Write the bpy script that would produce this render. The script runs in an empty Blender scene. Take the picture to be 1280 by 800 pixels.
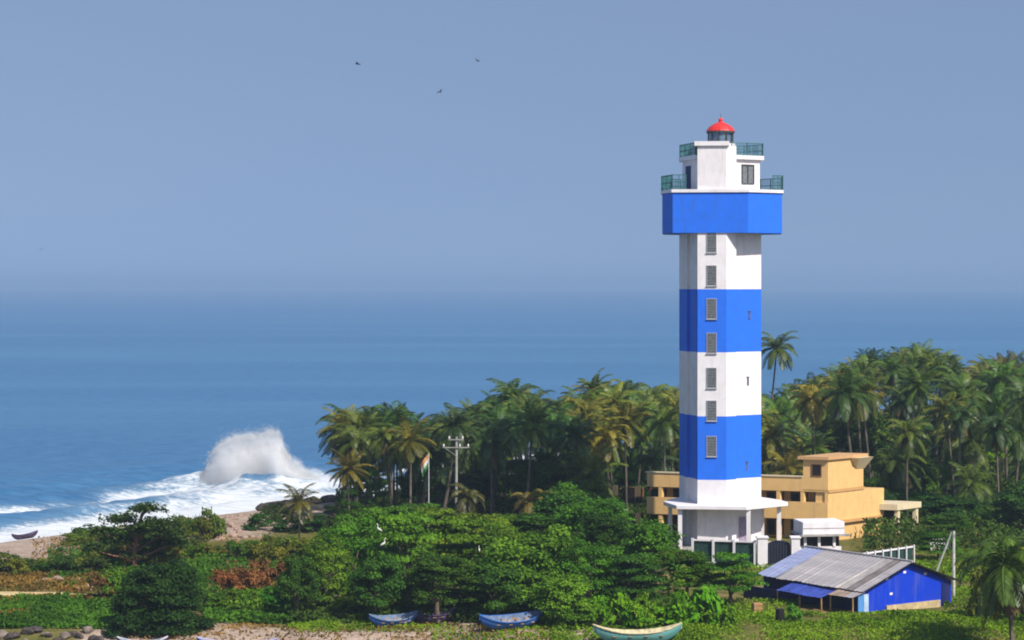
import bpy, bmesh, math, random
import numpy as np
from mathutils import Vector, Matrix

sc = bpy.context.scene
COL = sc.collection
R = math.radians

# ------------------------------------------------------------------ camera, sky, sun, exposure
CAM_Z, FPX, HOR = 24.5, 2800.0, 357.0
cam_d = bpy.data.cameras.new("camera"); cam = bpy.data.objects.new("camera", cam_d); COL.objects.link(cam)
cam.location = (0, 0, CAM_Z); cam.rotation_euler = (R(90), 0, 0)
cam_d.sensor_width = 36.0; cam_d.lens = FPX / 1280.0 * 36.0
cam_d.shift_y = -(400 - HOR) / 1280.0
cam_d.clip_start = 1.0; cam_d.clip_end = 120000.0
sc.camera = cam

SUN_AZ, SUN_EL = 42.0, 45.0          # degrees to the right of the viewer's back, and height
world = bpy.data.worlds.new("World"); sc.world = world; world.use_nodes = True
wn, wl = world.node_tree.nodes, world.node_tree.links
wn.clear()
w_out = wn.new("ShaderNodeOutputWorld"); w_bg = wn.new("ShaderNodeBackground")
w_sky = wn.new("ShaderNodeTexSky"); w_sky.sky_type = 'NISHITA'; w_sky.sun_disc = False
w_sky.sun_elevation = R(SUN_EL); w_sky.sun_rotation = R(180 - SUN_AZ)
w_sky.air_density = 1.0; w_sky.dust_density = 0.3; w_sky.ozone_density = 3.0; w_sky.altitude = 0
w_tint = wn.new("ShaderNodeMix"); w_tint.data_type = 'RGBA'; w_tint.blend_type = 'MULTIPLY'
w_tint.inputs[0].default_value = 1.0; w_tint.inputs[7].default_value = (1.0, 0.87, 0.80, 1)
w_tc = wn.new("ShaderNodeTexCoord"); w_map = wn.new("ShaderNodeMapping")   # clear upper air reaches low down: no bright band at the horizon
w_map.inputs['Scale'].default_value = (1, 1, .55); w_map.inputs['Location'].default_value = (0, 0, .30)
wl.new(w_tc.outputs['Generated'], w_map.inputs['Vector']); wl.new(w_map.outputs[0], w_sky.inputs['Vector'])
w_ns = wn.new("ShaderNodeTexNoise"); w_ns.inputs['Scale'].default_value = 2.6; w_ns.inputs['Detail'].default_value = 4
w_m2 = wn.new("ShaderNodeMapping"); w_m2.inputs['Scale'].default_value = (1, 1, 5)
wl.new(w_tc.outputs['Generated'], w_m2.inputs['Vector']); wl.new(w_m2.outputs[0], w_ns.inputs['Vector'])
w_thin = wn.new("ShaderNodeMix"); w_thin.data_type = 'RGBA'     # barely visible thin high cloud
w_thin.inputs[6].default_value = (.95, .98, 1.02, 1); w_thin.inputs[7].default_value = (1.08, 1.02, .98, 1)
w_mul = wn.new("ShaderNodeMix"); w_mul.data_type = 'RGBA'; w_mul.blend_type = 'MULTIPLY'; w_mul.inputs[0].default_value = 1
wl.new(w_ns.outputs[0], w_thin.inputs[0]); wl.new(w_sky.outputs[0], w_tint.inputs[6])
wl.new(w_tint.outputs[2], w_mul.inputs[6]); wl.new(w_thin.outputs[2], w_mul.inputs[7]); wl.new(w_mul.outputs[2], w_bg.inputs[0])
w_bg.inputs[1].default_value = 0.15
wl.new(w_bg.outputs[0], w_out.inputs[0])

sun_d = bpy.data.lights.new("sun", 'SUN'); sun = bpy.data.objects.new("sun", sun_d); COL.objects.link(sun)
sun_d.energy = 4.7; sun_d.angle = R(0.5); sun_d.color = (1.0, 0.95, 0.87)
sv = Vector((math.sin(R(SUN_AZ)) * math.cos(R(SUN_EL)), -math.cos(R(SUN_AZ)) * math.cos(R(SUN_EL)), math.sin(R(SUN_EL))))
sun.rotation_euler = sv.to_track_quat('Z', 'Y').to_euler(); sun.location = (60, -60, 90)

vs = sc.view_settings
vs.view_transform = 'Standard'; vs.look = 'None'; vs.exposure = 0.2; vs.gamma = 1.0; vs.use_curve_mapping = False
sc.cycles.max_bounces = 6; sc.cycles.diffuse_bounces = 2; sc.cycles.glossy_bounces = 2
sc.cycles.transmission_bounces = 3; sc.cycles.transparent_max_bounces = 6; sc.cycles.volume_bounces = 4
sc.cycles.use_denoising = True
sc.cycles.pixel_filter_type = 'BLACKMAN_HARRIS'; sc.cycles.filter_width = 1.9
sc.cycles.caustics_reflective = False; sc.cycles.caustics_refractive = False

# ------------------------------------------------------------------ helpers
rnd = random.Random(11)
RNG = np.random.default_rng(5)

def px(u, v, Y):
    """Photo pixel (1280 wide) and distance -> point in the place."""
    return Vector(((u - 640) / FPX * Y, Y, CAM_Z - (v - HOR) / FPX * Y))

def hash2(ix, iy, s):
    h = (ix.astype(np.int64) * 374761393 + iy.astype(np.int64) * 668265263 + s * 1442695041) & 0x7fffffff
    h = ((h ^ (h >> 13)) * 1274126177) & 0x7fffffff
    return ((h ^ (h >> 16)) & 0xffff) / 65535.0

def vnoise(x, y, s=0):
    x = np.asarray(x, float); y = np.asarray(y, float)
    ix, iy = np.floor(x), np.floor(y); fx, fy = x - ix, y - iy
    fx = fx * fx * (3 - 2 * fx); fy = fy * fy * (3 - 2 * fy)
    a, b = hash2(ix, iy, s), hash2(ix + 1, iy, s)
    c, d = hash2(ix, iy + 1, s), hash2(ix + 1, iy + 1, s)
    return (a * (1 - fx) + b * fx) * (1 - fy) + (c * (1 - fx) + d * fx) * fy

def fbm(x, y, s=0, o=4):
    t, a, n = 0, 0.5, 0
    for k in range(o):
        t = t + a * vnoise(x * 2 ** k, y * 2 ** k, s + k); n += a; a *= .5
    return t / n

def sstep(a, b, x):
    t = np.clip((np.asarray(x, float) - a) / (b - a), 0, 1)
    return t * t * (3 - 2 * t)

# ---- materials
MATS = {}
def nodes_of(name):
    m = bpy.data.materials.new(name); m.use_nodes = True
    nt = m.node_tree; p = nt.nodes["Principled BSDF"]
    MATS[name] = m
    return m, nt, p

def N(nt, kind, **kw):
    n = nt.nodes.new(kind)
    for k, v in kw.items(): setattr(n, k, v)
    return n

def mixc(nt, fac, a, b, mode='MIX'):
    n = N(nt, "ShaderNodeMix", data_type='RGBA', blend_type=mode)
    for sock, v in ((n.inputs[0], fac), (n.inputs[6], a), (n.inputs[7], b)):
        if hasattr(v, 'links') or hasattr(v, 'is_linked'): nt.links.new(v, sock)
        elif isinstance(v, (int, float)): sock.default_value = v
        else: sock.default_value = (v[0], v[1], v[2], 1)
    return n.outputs[2]

def noise(nt, scale, detail=4, rough=.6, stretch=None, coord='Object'):
    tc = N(nt, "ShaderNodeTexCoord"); n = N(nt, "ShaderNodeTexNoise")
    n.inputs['Scale'].default_value = scale; n.inputs['Detail'].default_value = detail; n.inputs['Roughness'].default_value = rough
    if coord == 'World':
        g = N(nt, "ShaderNodeNewGeometry"); src = g.outputs['Position']
    else: src = tc.outputs[coord]
    if stretch:
        mp = N(nt, "ShaderNodeMapping"); mp.inputs['Scale'].default_value = stretch
        nt.links.new(src, mp.inputs['Vector']); src = mp.outputs[0]
    nt.links.new(src, n.inputs['Vector'])
    return n.outputs[0]

def ramp(nt, src, stops):
    r = N(nt, "ShaderNodeValToRGB"); e = r.color_ramp.elements
    while len(e) < len(stops): e.new(.5)
    for i, (p, c) in enumerate(stops):
        e[i].position = p; e[i].color = (c, c, c, 1) if isinstance(c, (int, float)) else (*c, 1)
    nt.links.new(src, r.inputs[0]); return r.outputs[0]

def bump(nt, p, h, strength=.3, dist=.05):
    b = N(nt, "ShaderNodeBump"); b.inputs['Strength'].default_value = strength; b.inputs['Distance'].default_value = dist
    nt.links.new(h, b.inputs['Height']); nt.links.new(b.outputs[0], p.inputs['Normal'])

def paint(name, c, dirt=(.3, .25, .2), amount=.35, rough=.6, streak=True, scale=1.2):
    """weathered wall paint: blotches plus vertical run-off stains"""
    m, nt, p = nodes_of(name)
    n1 = ramp(nt, noise(nt, scale, 5), [(.42, 0), (.8, 1)])
    out = mixc(nt, n1, c, [c[i] * .82 + dirt[i] * .06 for i in range(3)])
    if streak:
        n2 = ramp(nt, noise(nt, 2.2, 5, .7, (1, 1, .12)), [(.52, 0), (.75, amount)])
        out = mixc(nt, n2, out, [c[i] * .55 + dirt[i] * .3 for i in range(3)])
    nt.links.new(out, p.inputs['Base Color']); p.inputs['Roughness'].default_value = rough
    p.inputs['Specular IOR Level'].default_value = .25
    bump(nt, p, noise(nt, 9, 4), .15, .02)
    return m

def plain(name, c, rough=.7, var=.25, scale=4, spec=.25, metal=0, stretch=None):
    m, nt, p = nodes_of(name)
    n1 = noise(nt, scale, 5, .6, stretch)
    nt.links.new(mixc(nt, ramp(nt, n1, [(.3, 0), (.7, 1)]), [x * (1 - var) for x in c], [min(1, x * (1 + var)) for x in c]), p.inputs['Base Color'])
    p.inputs['Roughness'].default_value = rough; p.inputs['Specular IOR Level'].default_value = spec; p.inputs['Metallic'].default_value = metal
    return m

def leafy(name, transl=.3, spec=.25, rough=.5, use_object=True, c=(.05, .1, .02), var=.55):
    """leaf material: the object's own colour, with leaf-to-leaf variation read from the mesh"""
    m, nt, p = nodes_of(name)
    if use_object:
        oi = N(nt, "ShaderNodeObjectInfo"); base = oi.outputs['Color']
    else:
        rgb = N(nt, "ShaderNodeRGB"); rgb.outputs[0].default_value = (*c, 1); base = rgb.outputs[0]
    at = N(nt, "ShaderNodeAttribute"); at.attribute_name = "tone"
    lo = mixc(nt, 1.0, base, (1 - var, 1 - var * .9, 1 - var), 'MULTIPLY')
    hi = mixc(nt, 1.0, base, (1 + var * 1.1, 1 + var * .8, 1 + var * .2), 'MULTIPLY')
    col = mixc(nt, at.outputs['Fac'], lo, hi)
    nt.links.new(col, p.inputs['Base Color']); p.inputs['Roughness'].default_value = rough; p.inputs['Specular IOR Level'].default_value = spec
    tr = N(nt, "ShaderNodeBsdfTranslucent"); nt.links.new(mixc(nt, 1.0, col, (1.1, 1.25, .5), 'MULTIPLY'), tr.inputs[0])
    mx = N(nt, "ShaderNodeMixShader"); mx.inputs[0].default_value = transl
    nt.links.new(p.outputs[0], mx.inputs[1]); nt.links.new(tr.outputs[0], mx.inputs[2])
    nt.links.new(mx.outputs[0], nt.nodes["Material Output"].inputs[0])
    return m

M_WHITE = paint("white_paint", (.84, .79, .80), dirt=(.34, .24, .16), amount=.5)
M_BLUE = paint("blue_paint", (.020, .165, .82), dirt=(.10, .14, .3), amount=.6)
M_ORANGE = paint("orange_paint", (.79, .495, .19), amount=.6)
M_CREAM = paint("cream_paint", (.72, .60, .38), amount=.3)
M_HUTBLUE = paint("hut_blue_paint", (.003, .042, .55), dirt=(.22, .26, .40), amount=.95, scale=.5)
M_NAVY = paint("navy_paint_and_shade", (.008, .016, .12), amount=.2)
M_LTBLUE = paint("pale_blue_paint", (.10, .30, .66), amount=.4)
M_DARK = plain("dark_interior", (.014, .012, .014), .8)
M_GREYWIN = plain("grey_louvre", (.16, .17, .18), .4, .3, 6)
M_GLASS = plain("dark_glass", (.03, .05, .06), .12, .2, 2, .5)
M_RED = plain("red_dome_paint", (.72, .035, .03), .4, .2, 3, .4)
M_RAIL = plain("green_rail_paint", (.035, .15, .15), .5, .3, 5, .3)
M_FRAME = plain("dark_metal", (.05, .055, .06), .5, .3, 5, .4)
M_CONC = plain("weathered_concrete", (.36, .34, .30), .85, .35, 1.6)
M_SILL = paint('sill_paint', (.42, .42, .44), amount=.5)
M_VENT = plain('vent_grey', (.10, .11, .15), .8, .3, 4)
M_MESH = plain("green_mesh_sheet", (.02, .055, .045), .8, .4, 3)
M_BARK = plain("bark", (.14, .10, .075), .9, .45, 3)
M_PALMBARK = plain("palm_bark", (.13, .105, .08), .9, .4, 3, .2, 0, (1, 1, 5))
M_ROCK = plain("rock", (.20, .16, .13), .9, .5, 1.3)
M_ROCKD = plain("dark_rock", (.07, .055, .05), .9, .5, 1.3)
M_LEAF = leafy("leaf", .2, .08, .6)
M_FROND = leafy("frond", .12, .3, .42)
M_DEAD = leafy("dead_frond", .15, .1, .8, False, (.115, .085, .04), .5)
M_WOOD = plain("wood", (.38, .22, .09), .7, .35, 3)
M_COCO = plain("coconut_husk", (.16, .12, .03), .6, .4, 6)
M_FEATHER = plain("white_feather", (.62, .60, .54), .8, .2)
M_BIRD = plain("dark_feather", (.035, .038, .045), .7, .2)

def m_roof():
    m, nt, p = nodes_of("corrugated_sheet")
    tc = N(nt, "ShaderNodeTexCoord"); wv = N(nt, "ShaderNodeTexWave"); wv.wave_type = 'BANDS'; wv.bands_direction = 'X'
    wv.inputs['Scale'].default_value = 1.4; wv.inputs['Distortion'].default_value = .2
    nt.links.new(tc.outputs['Object'], wv.inputs['Vector'])
    sheets = ramp(nt, noise(nt, 1.0, 1, .4, (.8, .02, .02)), [(.40, 0), (.43, .5), (.55, .5), (.58, 1)])
    c = mixc(nt, sheets, (.34, .31, .315), (.45, .41, .395))
    dirt = ramp(nt, noise(nt, 1.1, 6, .7, (3, .5, 1)), [(.48, 0), (.8, .6)])
    c = mixc(nt, dirt, c, (.24, .195, .18))
    nt.links.new(c, p.inputs['Base Color']); p.inputs['Roughness'].default_value = .6
    bump(nt, p, wv.outputs[0], .25, .03); return m
M_ROOF = m_roof()
M_ROOFB = plain("bluish_sheet", (.30, .33, .50), .5, .25, 2, .3, 0, (4, .3, 1))
M_TARP = plain("blue_tarpaulin", (.045, .075, .36), .55, .4, 1.6, .3)

# ---- meshes
class MB:
    def __init__(s): s.v, s.f, s.m = [], [], []
    def add(s, vs, fs, mat=0):
        o = len(s.v); s.v += [tuple(v) for v in vs]
        s.f += [tuple(i + o for i in f) for f in fs]; s.m += [mat] * len(fs)
    def box(s, x0, x1, y0, y1, z0, z1, mat=0, M=None):
        vs = [Vector((x, y, z)) for z in (z0, z1) for y in (y0, y1) for x in (x0, x1)]
        if M is not None: vs = [M @ v for v in vs]
        s.add(vs, [(0, 2, 3, 1), (4, 5, 7, 6), (0, 1, 5, 4), (2, 6, 7, 3), (0, 4, 6, 2), (1, 3, 7, 5)], mat)
    def prism(s, pts, z0, z1, mat=0, caps=True):
        n = len(pts)
        vs = [(x, y, z0) for x, y in pts] + [(x, y, z1) for x, y in pts]
        fs = [(i, (i + 1) % n, n + (i + 1) % n, n + i) for i in range(n)]
        if caps: fs += [tuple(range(n - 1, -1, -1)), tuple(range(n, 2 * n))]
        s.add(vs, fs, mat)
    def tube(s, pts, rad, seg=8, mat=0):
        pts = [Vector(p) for p in pts]; vs, fs = [], []
        if isinstance(rad, (int, float)): rad = [rad] * len(pts)
        ref = Vector((1, 0, 0))
        for i, p in enumerate(pts):
            t = (pts[min(i + 1, len(pts) - 1)] - pts[max(i - 1, 0)]).normalized()
            if abs(t.dot(ref)) > .95: ref = Vector((0, 1, 0))
            a = t.cross(ref).normalized(); b = t.cross(a)
            for k in range(seg):
                w = 2 * math.pi * k / seg
                vs.append(p + (a * math.cos(w) + b * math.sin(w)) * rad[i])
        for i in range(len(pts) - 1):
            for k in range(seg):
                k2 = (k + 1) % seg
                fs.append((i * seg + k, i * seg + k2, (i + 1) * seg + k2, (i + 1) * seg + k))
        fs.append(tuple(range(seg))); fs.append(tuple((len(pts) - 1) * seg + k for k in range(seg - 1, -1, -1)))
        s.add(vs, fs, mat)
    def lathe(s, prof, seg=16, cx=0, cy=0, mat=0):
        vs, fs = [], []
        for r, z in prof:
            for k in range(seg):
                w = 2 * math.pi * k / seg; vs.append((cx + r * math.cos(w), cy + r * math.sin(w), z))
        for i in range(len(prof) - 1):
            for k in range(seg):
                k2 = (k + 1) % seg; fs.append((i * seg + k, i * seg + k2, (i + 1) * seg + k2, (i + 1) * seg + k))
        fs.append(tuple(range(seg - 1, -1, -1))); fs.append(tuple((len(prof) - 1) * seg + k for k in range(seg)))
        s.add(vs, fs, mat)
    def build(s, name, mats, parent=None, smooth=False, recalc=True, bevel=0):
        me = bpy.data.meshes.new(name); me.from_pydata(s.v, [], s.f)
        if not isinstance(mats, (list, tuple)): mats = [mats]
        for m in mats: me.materials.append(m)
        me.polygons.foreach_set("material_index", s.m)
        if recalc:
            bm = bmesh.new(); bm.from_mesh(me); bmesh.ops.recalc_face_normals(bm, faces=bm.faces[:]); bm.to_mesh(me); bm.free()
        if smooth: me.polygons.foreach_set("use_smooth", [True] * len(me.polygons))
        o = bpy.data.objects.new(name, me); COL.objects.link(o)
        if parent: o.parent = parent
        if bevel:
            b = o.modifiers.new("bevel", 'BEVEL'); b.width = bevel; b.segments = 1; b.limit_method = 'ANGLE'
        return o

def np_mesh(name, V, F, mats, parent=None, tone=None, mat_idx=None):
    """V (n,3), F (m,4) arrays -> linked object; tone: one value per face"""
    me = bpy.data.meshes.new(name); n, m, k = len(V), len(F), F.shape[1]
    me.vertices.add(n); me.vertices.foreach_set("co", np.ascontiguousarray(V, dtype=np.float32).ravel())
    me.loops.add(m * k); me.loops.foreach_set("vertex_index", np.ascontiguousarray(F, dtype=np.int32).ravel())
    me.polygons.add(m); me.polygons.foreach_set("loop_start", np.arange(0, m * k, k, dtype=np.int32))
    try: me.polygons.foreach_set("loop_total", np.full(m, k, dtype=np.int32))
    except Exception: pass
    if not isinstance(mats, (list, tuple)): mats = [mats]
    for x in mats: me.materials.append(x)
    if mat_idx is not None: me.polygons.foreach_set("material_index", np.asarray(mat_idx, dtype=np.int32))
    me.update(calc_edges=True)
    if tone is not None:
        a = me.attributes.new("tone", 'FLOAT', 'FACE'); a.data.foreach_set("value", np.asarray(tone, dtype=np.float32))
    o = bpy.data.objects.new(name, me); COL.objects.link(o)
    if parent: o.parent = parent
    return o

def thing(name, loc, label, cat, rz=0, group=None):
    o = bpy.data.objects.new(name, None); COL.objects.link(o); o.empty_display_size = .3
    o.location = loc; o.rotation_euler = (0, 0, rz); tag(o, label, cat, group); return o

def tag(o, label=None, cat=None, group=None, kind=None):
    if label: o['label'] = label
    if cat: o['category'] = cat
    if group: o['group'] = group
    if kind: o['kind'] = kind
    return o

def kids(o): return [c for c in COL.objects if c.parent is o]
CH = {}
def copy_thing(root, loc, rz=0, scale=1, label=None, group=None, cat=None):
    """a copy of a thing with its parts and their sub-parts"""
    if root.name not in CH:
        CH[root.name] = [(c, list(kids(c))) for c in kids(root)]
    r = root.copy(); COL.objects.link(r); r.location = loc; r.rotation_euler = (0, 0, rz)
    r.scale = scale if isinstance(scale, (tuple, list)) else (scale,) * 3
    if label: r['label'] = label
    if group: r['group'] = group
    if cat: r['category'] = cat
    out = []
    for c, gs in CH[root.name]:
        d = c.copy(); COL.objects.link(d); d.parent = r; out.append(d)
        for g in gs:
            e = g.copy(); COL.objects.link(e); e.parent = d; out.append(e)
    return r, out

# ------------------------------------------------------------------ ground
def coast(x, y):
    """metres inland of the waterline (negative: out at sea)"""
    x = np.asarray(x, float); y = np.asarray(y, float)
    return (1.45 * x - (y - 284)) / 1.761 + 3.0 * (fbm(x * .06, y * .06, 3, 3) - .5)

def ground_z(x, y):
    d = coast(x, y)
    z = -1.4 + 1.4 * sstep(-14, 0, d) + 2.0 * sstep(-1, 16, d)
    z = z + .45 * (fbm(np.asarray(x) * .16, np.asarray(y) * .16, 9, 3) - .5) * sstep(4, 16, d)
    comp = sstep(172, 177, y) * sstep(-2, 6, x) * (1 - sstep(215, 230, y))
    z = z + comp * .3
    low = (1 - sstep(141.5, 146.5, y)) * .9                     # bank falling to the creek side
    return z - low

def gz(x, y): return float(ground_z(np.array([x]), np.array([y]))[0])
def on(u, Y): x = (u - 640) / FPX * Y; return Vector((x, Y, gz(x, Y)))

gx = np.concatenate([-np.geomspace(6000, 92, 14), np.arange(-90, 121, .7), np.geomspace(122, 9000, 16)])
gy = np.concatenate([[-600, -200, 0, 60, 100, 120], np.arange(132, 222, .55), np.arange(222, 440, 1.6), np.geomspace(445, 30000, 22)])
X, Y = np.meshgrid(gx, gy)
Z = ground_z(X, Y)
V = np.stack([X, Y, Z], -1).reshape(-1, 3)
nx, ny = len(gx), len(gy)
ii, jj = np.meshgrid(np.arange(nx - 1), np.arange(ny - 1))
q = (jj * nx + ii).ravel()
F = np.stack([q, q + 1, q + nx + 1, q + nx], -1)
def m_ground():
    m, nt, p = nodes_of("sand_and_soil")
    a = N(nt, "ShaderNodeAttribute"); a.attribute_name = "grass"
    b = N(nt, "ShaderNodeAttribute"); b.attribute_name = "track"
    n1 = noise(nt, .9, 6, .65, None, 'World'); n2 = noise(nt, .22, 4, .6, None, 'World'); n3 = noise(nt, 5, 4, .7, None, 'World')
    sand = mixc(nt, ramp(nt, n1, [(.35, 0), (.65, 1)]), (.34, .25, .19), (.54, .42, .33))
    sand = mixc(nt, ramp(nt, n2, [(.45, 0), (.7, .55)]), sand, (.24, .16, .10))
    sand = mixc(nt, ramp(nt, n3, [(.45, 0), (.75, .75)]), sand, (.18, .12, .08))
    soil = mixc(nt, ramp(nt, n1, [(.3, 0), (.7, 1)]), (.075, .085, .018), (.17, .155, .04))
    soil = mixc(nt, ramp(nt, n2, [(.48, 0), (.66, .85)]), soil, (.30, .20, .09))
    f = N(nt, "ShaderNodeMath", operation='ADD'); nt.links.new(a.outputs['Fac'], f.inputs[0])
    g = N(nt, "ShaderNodeMath", operation='MULTIPLY_ADD'); nt.links.new(n1, g.inputs[0]); g.inputs[1].default_value = .9; g.inputs[2].default_value = -.45
    nt.links.new(g.outputs[0], f.inputs[1])
    c = mixc(nt, ramp(nt, f.outputs[0], [(.4, 0), (.6, 1)]), sand, soil)
    c = mixc(nt, b.outputs['Fac'], c, mixc(nt, n1, (.50, .38, .19), (.66, .52, .29)))
    nt.links.new(c, p.inputs['Base Color']); p.inputs['Roughness'].default_value = .95; p.inputs['Specular IOR Level'].default_value = .1
    bump(nt, p, n3, .6, .12); return m
xs, ys = V[:, 0], V[:, 1]
dd = coast(xs, ys)
beach = (1 - sstep(17, 36, dd)) * (1 - sstep(-24, -10, xs))
sandfront = (sstep(-30, -26, xs) * (1 - sstep(3, 8, xs)) * (1 - sstep(148.5, 150.5, ys + 1.5 * np.sin(xs * .7))))
grassm = np.clip(1 - beach * 1.1 - sandfront, 0, 1)
o = np_mesh("ground", V, F, m_ground()); tag(o, kind="structure")
for nm, val in (("grass", grassm),):
    a = o.data.attributes.new(nm, 'FLOAT', 'POINT'); a.data.foreach_set("value", val.astype(np.float32))
o.data.polygons.foreach_set("use_smooth", [True] * len(o.data.polygons))
# sandy track on the left, a sheet just above the ground
tx = np.linspace(-60, -25.5, 90); ty = np.linspace(0, 1, 7); rows = []
cy = 162.2 + .5 * np.sin(tx * .25) + np.where(tx > -31, (tx + 31) * .5, 0)
TX, TT = np.meshgrid(tx, ty); TY = cy[None, :] + (TT - .5) * (3.0 + .5 * np.sin(TX * 1.3))
TV = np.stack([TX, TY, ground_z(TX, TY) + .07], -1).reshape(-1, 3)
i2, j2 = np.meshgrid(np.arange(89), np.arange(6)); q = (j2 * 90 + i2).ravel()
TF = np.stack([q, q + 1, q + 91, q + 90], -1)
tag(np_mesh("path", TV, TF, plain("track_sand", (.58, .44, .22), .95, .22, 1.5, .1)), kind="structure")

# ------------------------------------------------------------------ sea
PL = px(312, 606, 274)                                            # foot of the big breaking wave
sx = np.concatenate([-np.geomspace(30000, 92, 26), np.arange(-90, 16, .45), np.geomspace(16.5, 30000, 26)])
sy = np.concatenate([[-400, 0, 100, 150, 180], np.arange(196, 330, .45), np.geomspace(331, 40000, 60)])
X, Y = np.meshgrid(sx, sy)
D = coast(X, Y)
S = (X * 1 + Y * 1.45) / 1.761                                    # along-shore coordinate
amp = sstep(-70, -25, D) * (1 - sstep(-6, 3, D)) * ((X > -89) & (X < 15)) * (1 - sstep(300, 329, Y))
ph = D * 2 * np.pi / 13 + 2.2 * fbm(S * .05, D * .05, 21, 2) * 2
Zs = amp * (.45 * np.sin(ph) + .25 * np.abs(np.sin(ph * .5 + 1)) ** 3) + amp * .5 * (fbm(X * .5, Y * .5, 31, 4) - .5)
mound = np.exp(-(((X - PL.x - .5) / 6.5) ** 2 + ((Y - PL.y + 3.6) / 4.0) ** 2))
mound2 = np.exp(-(((X - PL.x + 1) / 9) ** 2 + ((Y - PL.y - 2) / 2.6) ** 2))
Zs = Zs + 1.35 * mound * (.35 + 1.4 * fbm(X * .5, Y * .5, 8, 4)) + 1.2 * mound2
streak = fbm(S * .045 + 3, D * .16, 41, 4)
inner = sstep(-15, -6, D + 7 * (fbm(S * .08, D * .1, 43, 3) - .5)) * (.75 + .55 * streak)
outer = np.exp(-((D + 20 + 4 * np.sin(S * .045)) / 4.2) ** 2) * sstep(.36, .60, fbm(S * .045, D * .05, 47, 3) + .28 * sstep(-60, -34, X) * (X > -75) - .0)
near_pl = np.exp(-(((X - PL.x - 2) / 16) ** 2 + ((Y - PL.y) / 15) ** 2))
foam = np.clip(np.maximum(inner, outer * 1.05), 0, 1.25)
foam = np.maximum(foam, np.exp(-(((X - PL.x - 3) / 17) ** 2)) * sstep(-24, -17, D) * (.22 + 1.05 * fbm(S * .15, D * .35, 63, 4)))
foam = np.maximum(foam, near_pl * (.45 + 1.1 * fbm(S * .12, D * .35, 53, 4)) * sstep(-36, -27, D))
foam = np.maximum(foam, 1.0 * np.exp(-(((X - PL.x - 9) / 8) ** 2 + ((Y - PL.y - 9) / 9) ** 2)) * (.4 + .9 * fbm(S * .15, D * .3, 71, 4)))
foam = foam - .8 * mound * sstep(.40, .62, fbm(X * .30, Y * .7, 57, 4) + .10)
foam = foam * sstep(-45, -32, D)
V = np.stack([X, Y, Zs], -1).reshape(-1, 3)
nx, ny = len(sx), len(sy)
ii, jj = np.meshgrid(np.arange(nx - 1), np.arange(ny - 1)); q = (jj * nx + ii).ravel()
F = np.stack([q, q + 1, q + nx + 1, q + nx], -1)
def m_sea():
    m, nt, p = nodes_of("sea_water")
    a = N(nt, "ShaderNodeAttribute"); a.attribute_name = "foam"
    swell = noise(nt, .05, 5, .6, (.5, 1.6, 1), 'World'); chop = noise(nt, .55, 6, .68, (.55, 1.5, 1), 'World')
    big = noise(nt, .006, 4, .6, (.35, 1.4, 1), 'World')
    c = mixc(nt, ramp(nt, chop, [(.38, 0), (.66, 1)]), (.027, .122, .265), (.070, .200, .38))
    c = mixc(nt, ramp(nt, big, [(.42, 0), (.62, .75)]), c, (.066, .195, .355))
    fn = noise(nt, 1.4, 7, .72, (.8, 1.3, 1), 'World')
    f1 = N(nt, "ShaderNodeMath", operation='MULTIPLY_ADD'); nt.links.new(fn, f1.inputs[0]); f1.inputs[1].default_value = 1.3; f1.inputs[2].default_value = -.65
    f2 = N(nt, "ShaderNodeMath", operation='ADD'); nt.links.new(f1.outputs[0], f2.inputs[0]); nt.links.new(a.outputs['Fac'], f2.inputs[1])
    fac = ramp(nt, f2.outputs[0], [(.38, 0), (.72, 1)])
    thin = ramp(nt, a.outputs['Fac'], [(.05, 0), (.6, .55)])
    c = mixc(nt, thin, c, (.22, .33, .40))
    c = mixc(nt, fac, c, mixc(nt, fn, (.50, .56, .62), (.80, .80, .79)))
    nt.links.new(c, p.inputs['Base Color'])
    rg = mixc(nt, fac, (.33,) * 3, (.9,) * 3); nt.links.new(rg, p.inputs['Roughness'])
    p.inputs['IOR'].default_value = 1.33
    p.inputs['Specular IOR Level'].default_value = .35
    hsum = N(nt, "ShaderNodeMath", operation='MULTIPLY_ADD'); nt.links.new(swell, hsum.inputs[0]); hsum.inputs[1].default_value = 3.0; nt.links.new(chop, hsum.inputs[2])
    bump(nt, p, hsum.outputs[0], 1.0, .55); return m
o = np_mesh("sea", V, F, m_sea()); tag(o, kind="structure")
a = o.data.attributes.new("foam", 'FLOAT', 'POINT'); a.data.foreach_set("value", foam.ravel().astype(np.float32))
o.data.polygons.foreach_set("use_smooth", [True] * len(o.data.polygons))

# ------------------------------------------------------------------ haze: one even body of air round everything
hz = MB(); hz.box(-36000, 36000, -700, 43000, -3.0, 52.0)
hm = bpy.data.materials.new("haze_air"); hm.use_nodes = True; nt = hm.node_tree; nt.nodes.clear()
ho = nt.nodes.new("ShaderNodeOutputMaterial"); hv = nt.nodes.new("ShaderNodeVolumePrincipled")
hv.inputs['Color'].default_value = (.37, .50, .65, 1); hv.inputs['Density'].default_value = 2.6e-4
hv.inputs['Anisotropy'].default_value = 0.0
nt.links.new(hv.outputs[0], ho.inputs['Volume'])
tag(hz.build("haze", hm), kind="stuff")

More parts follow.
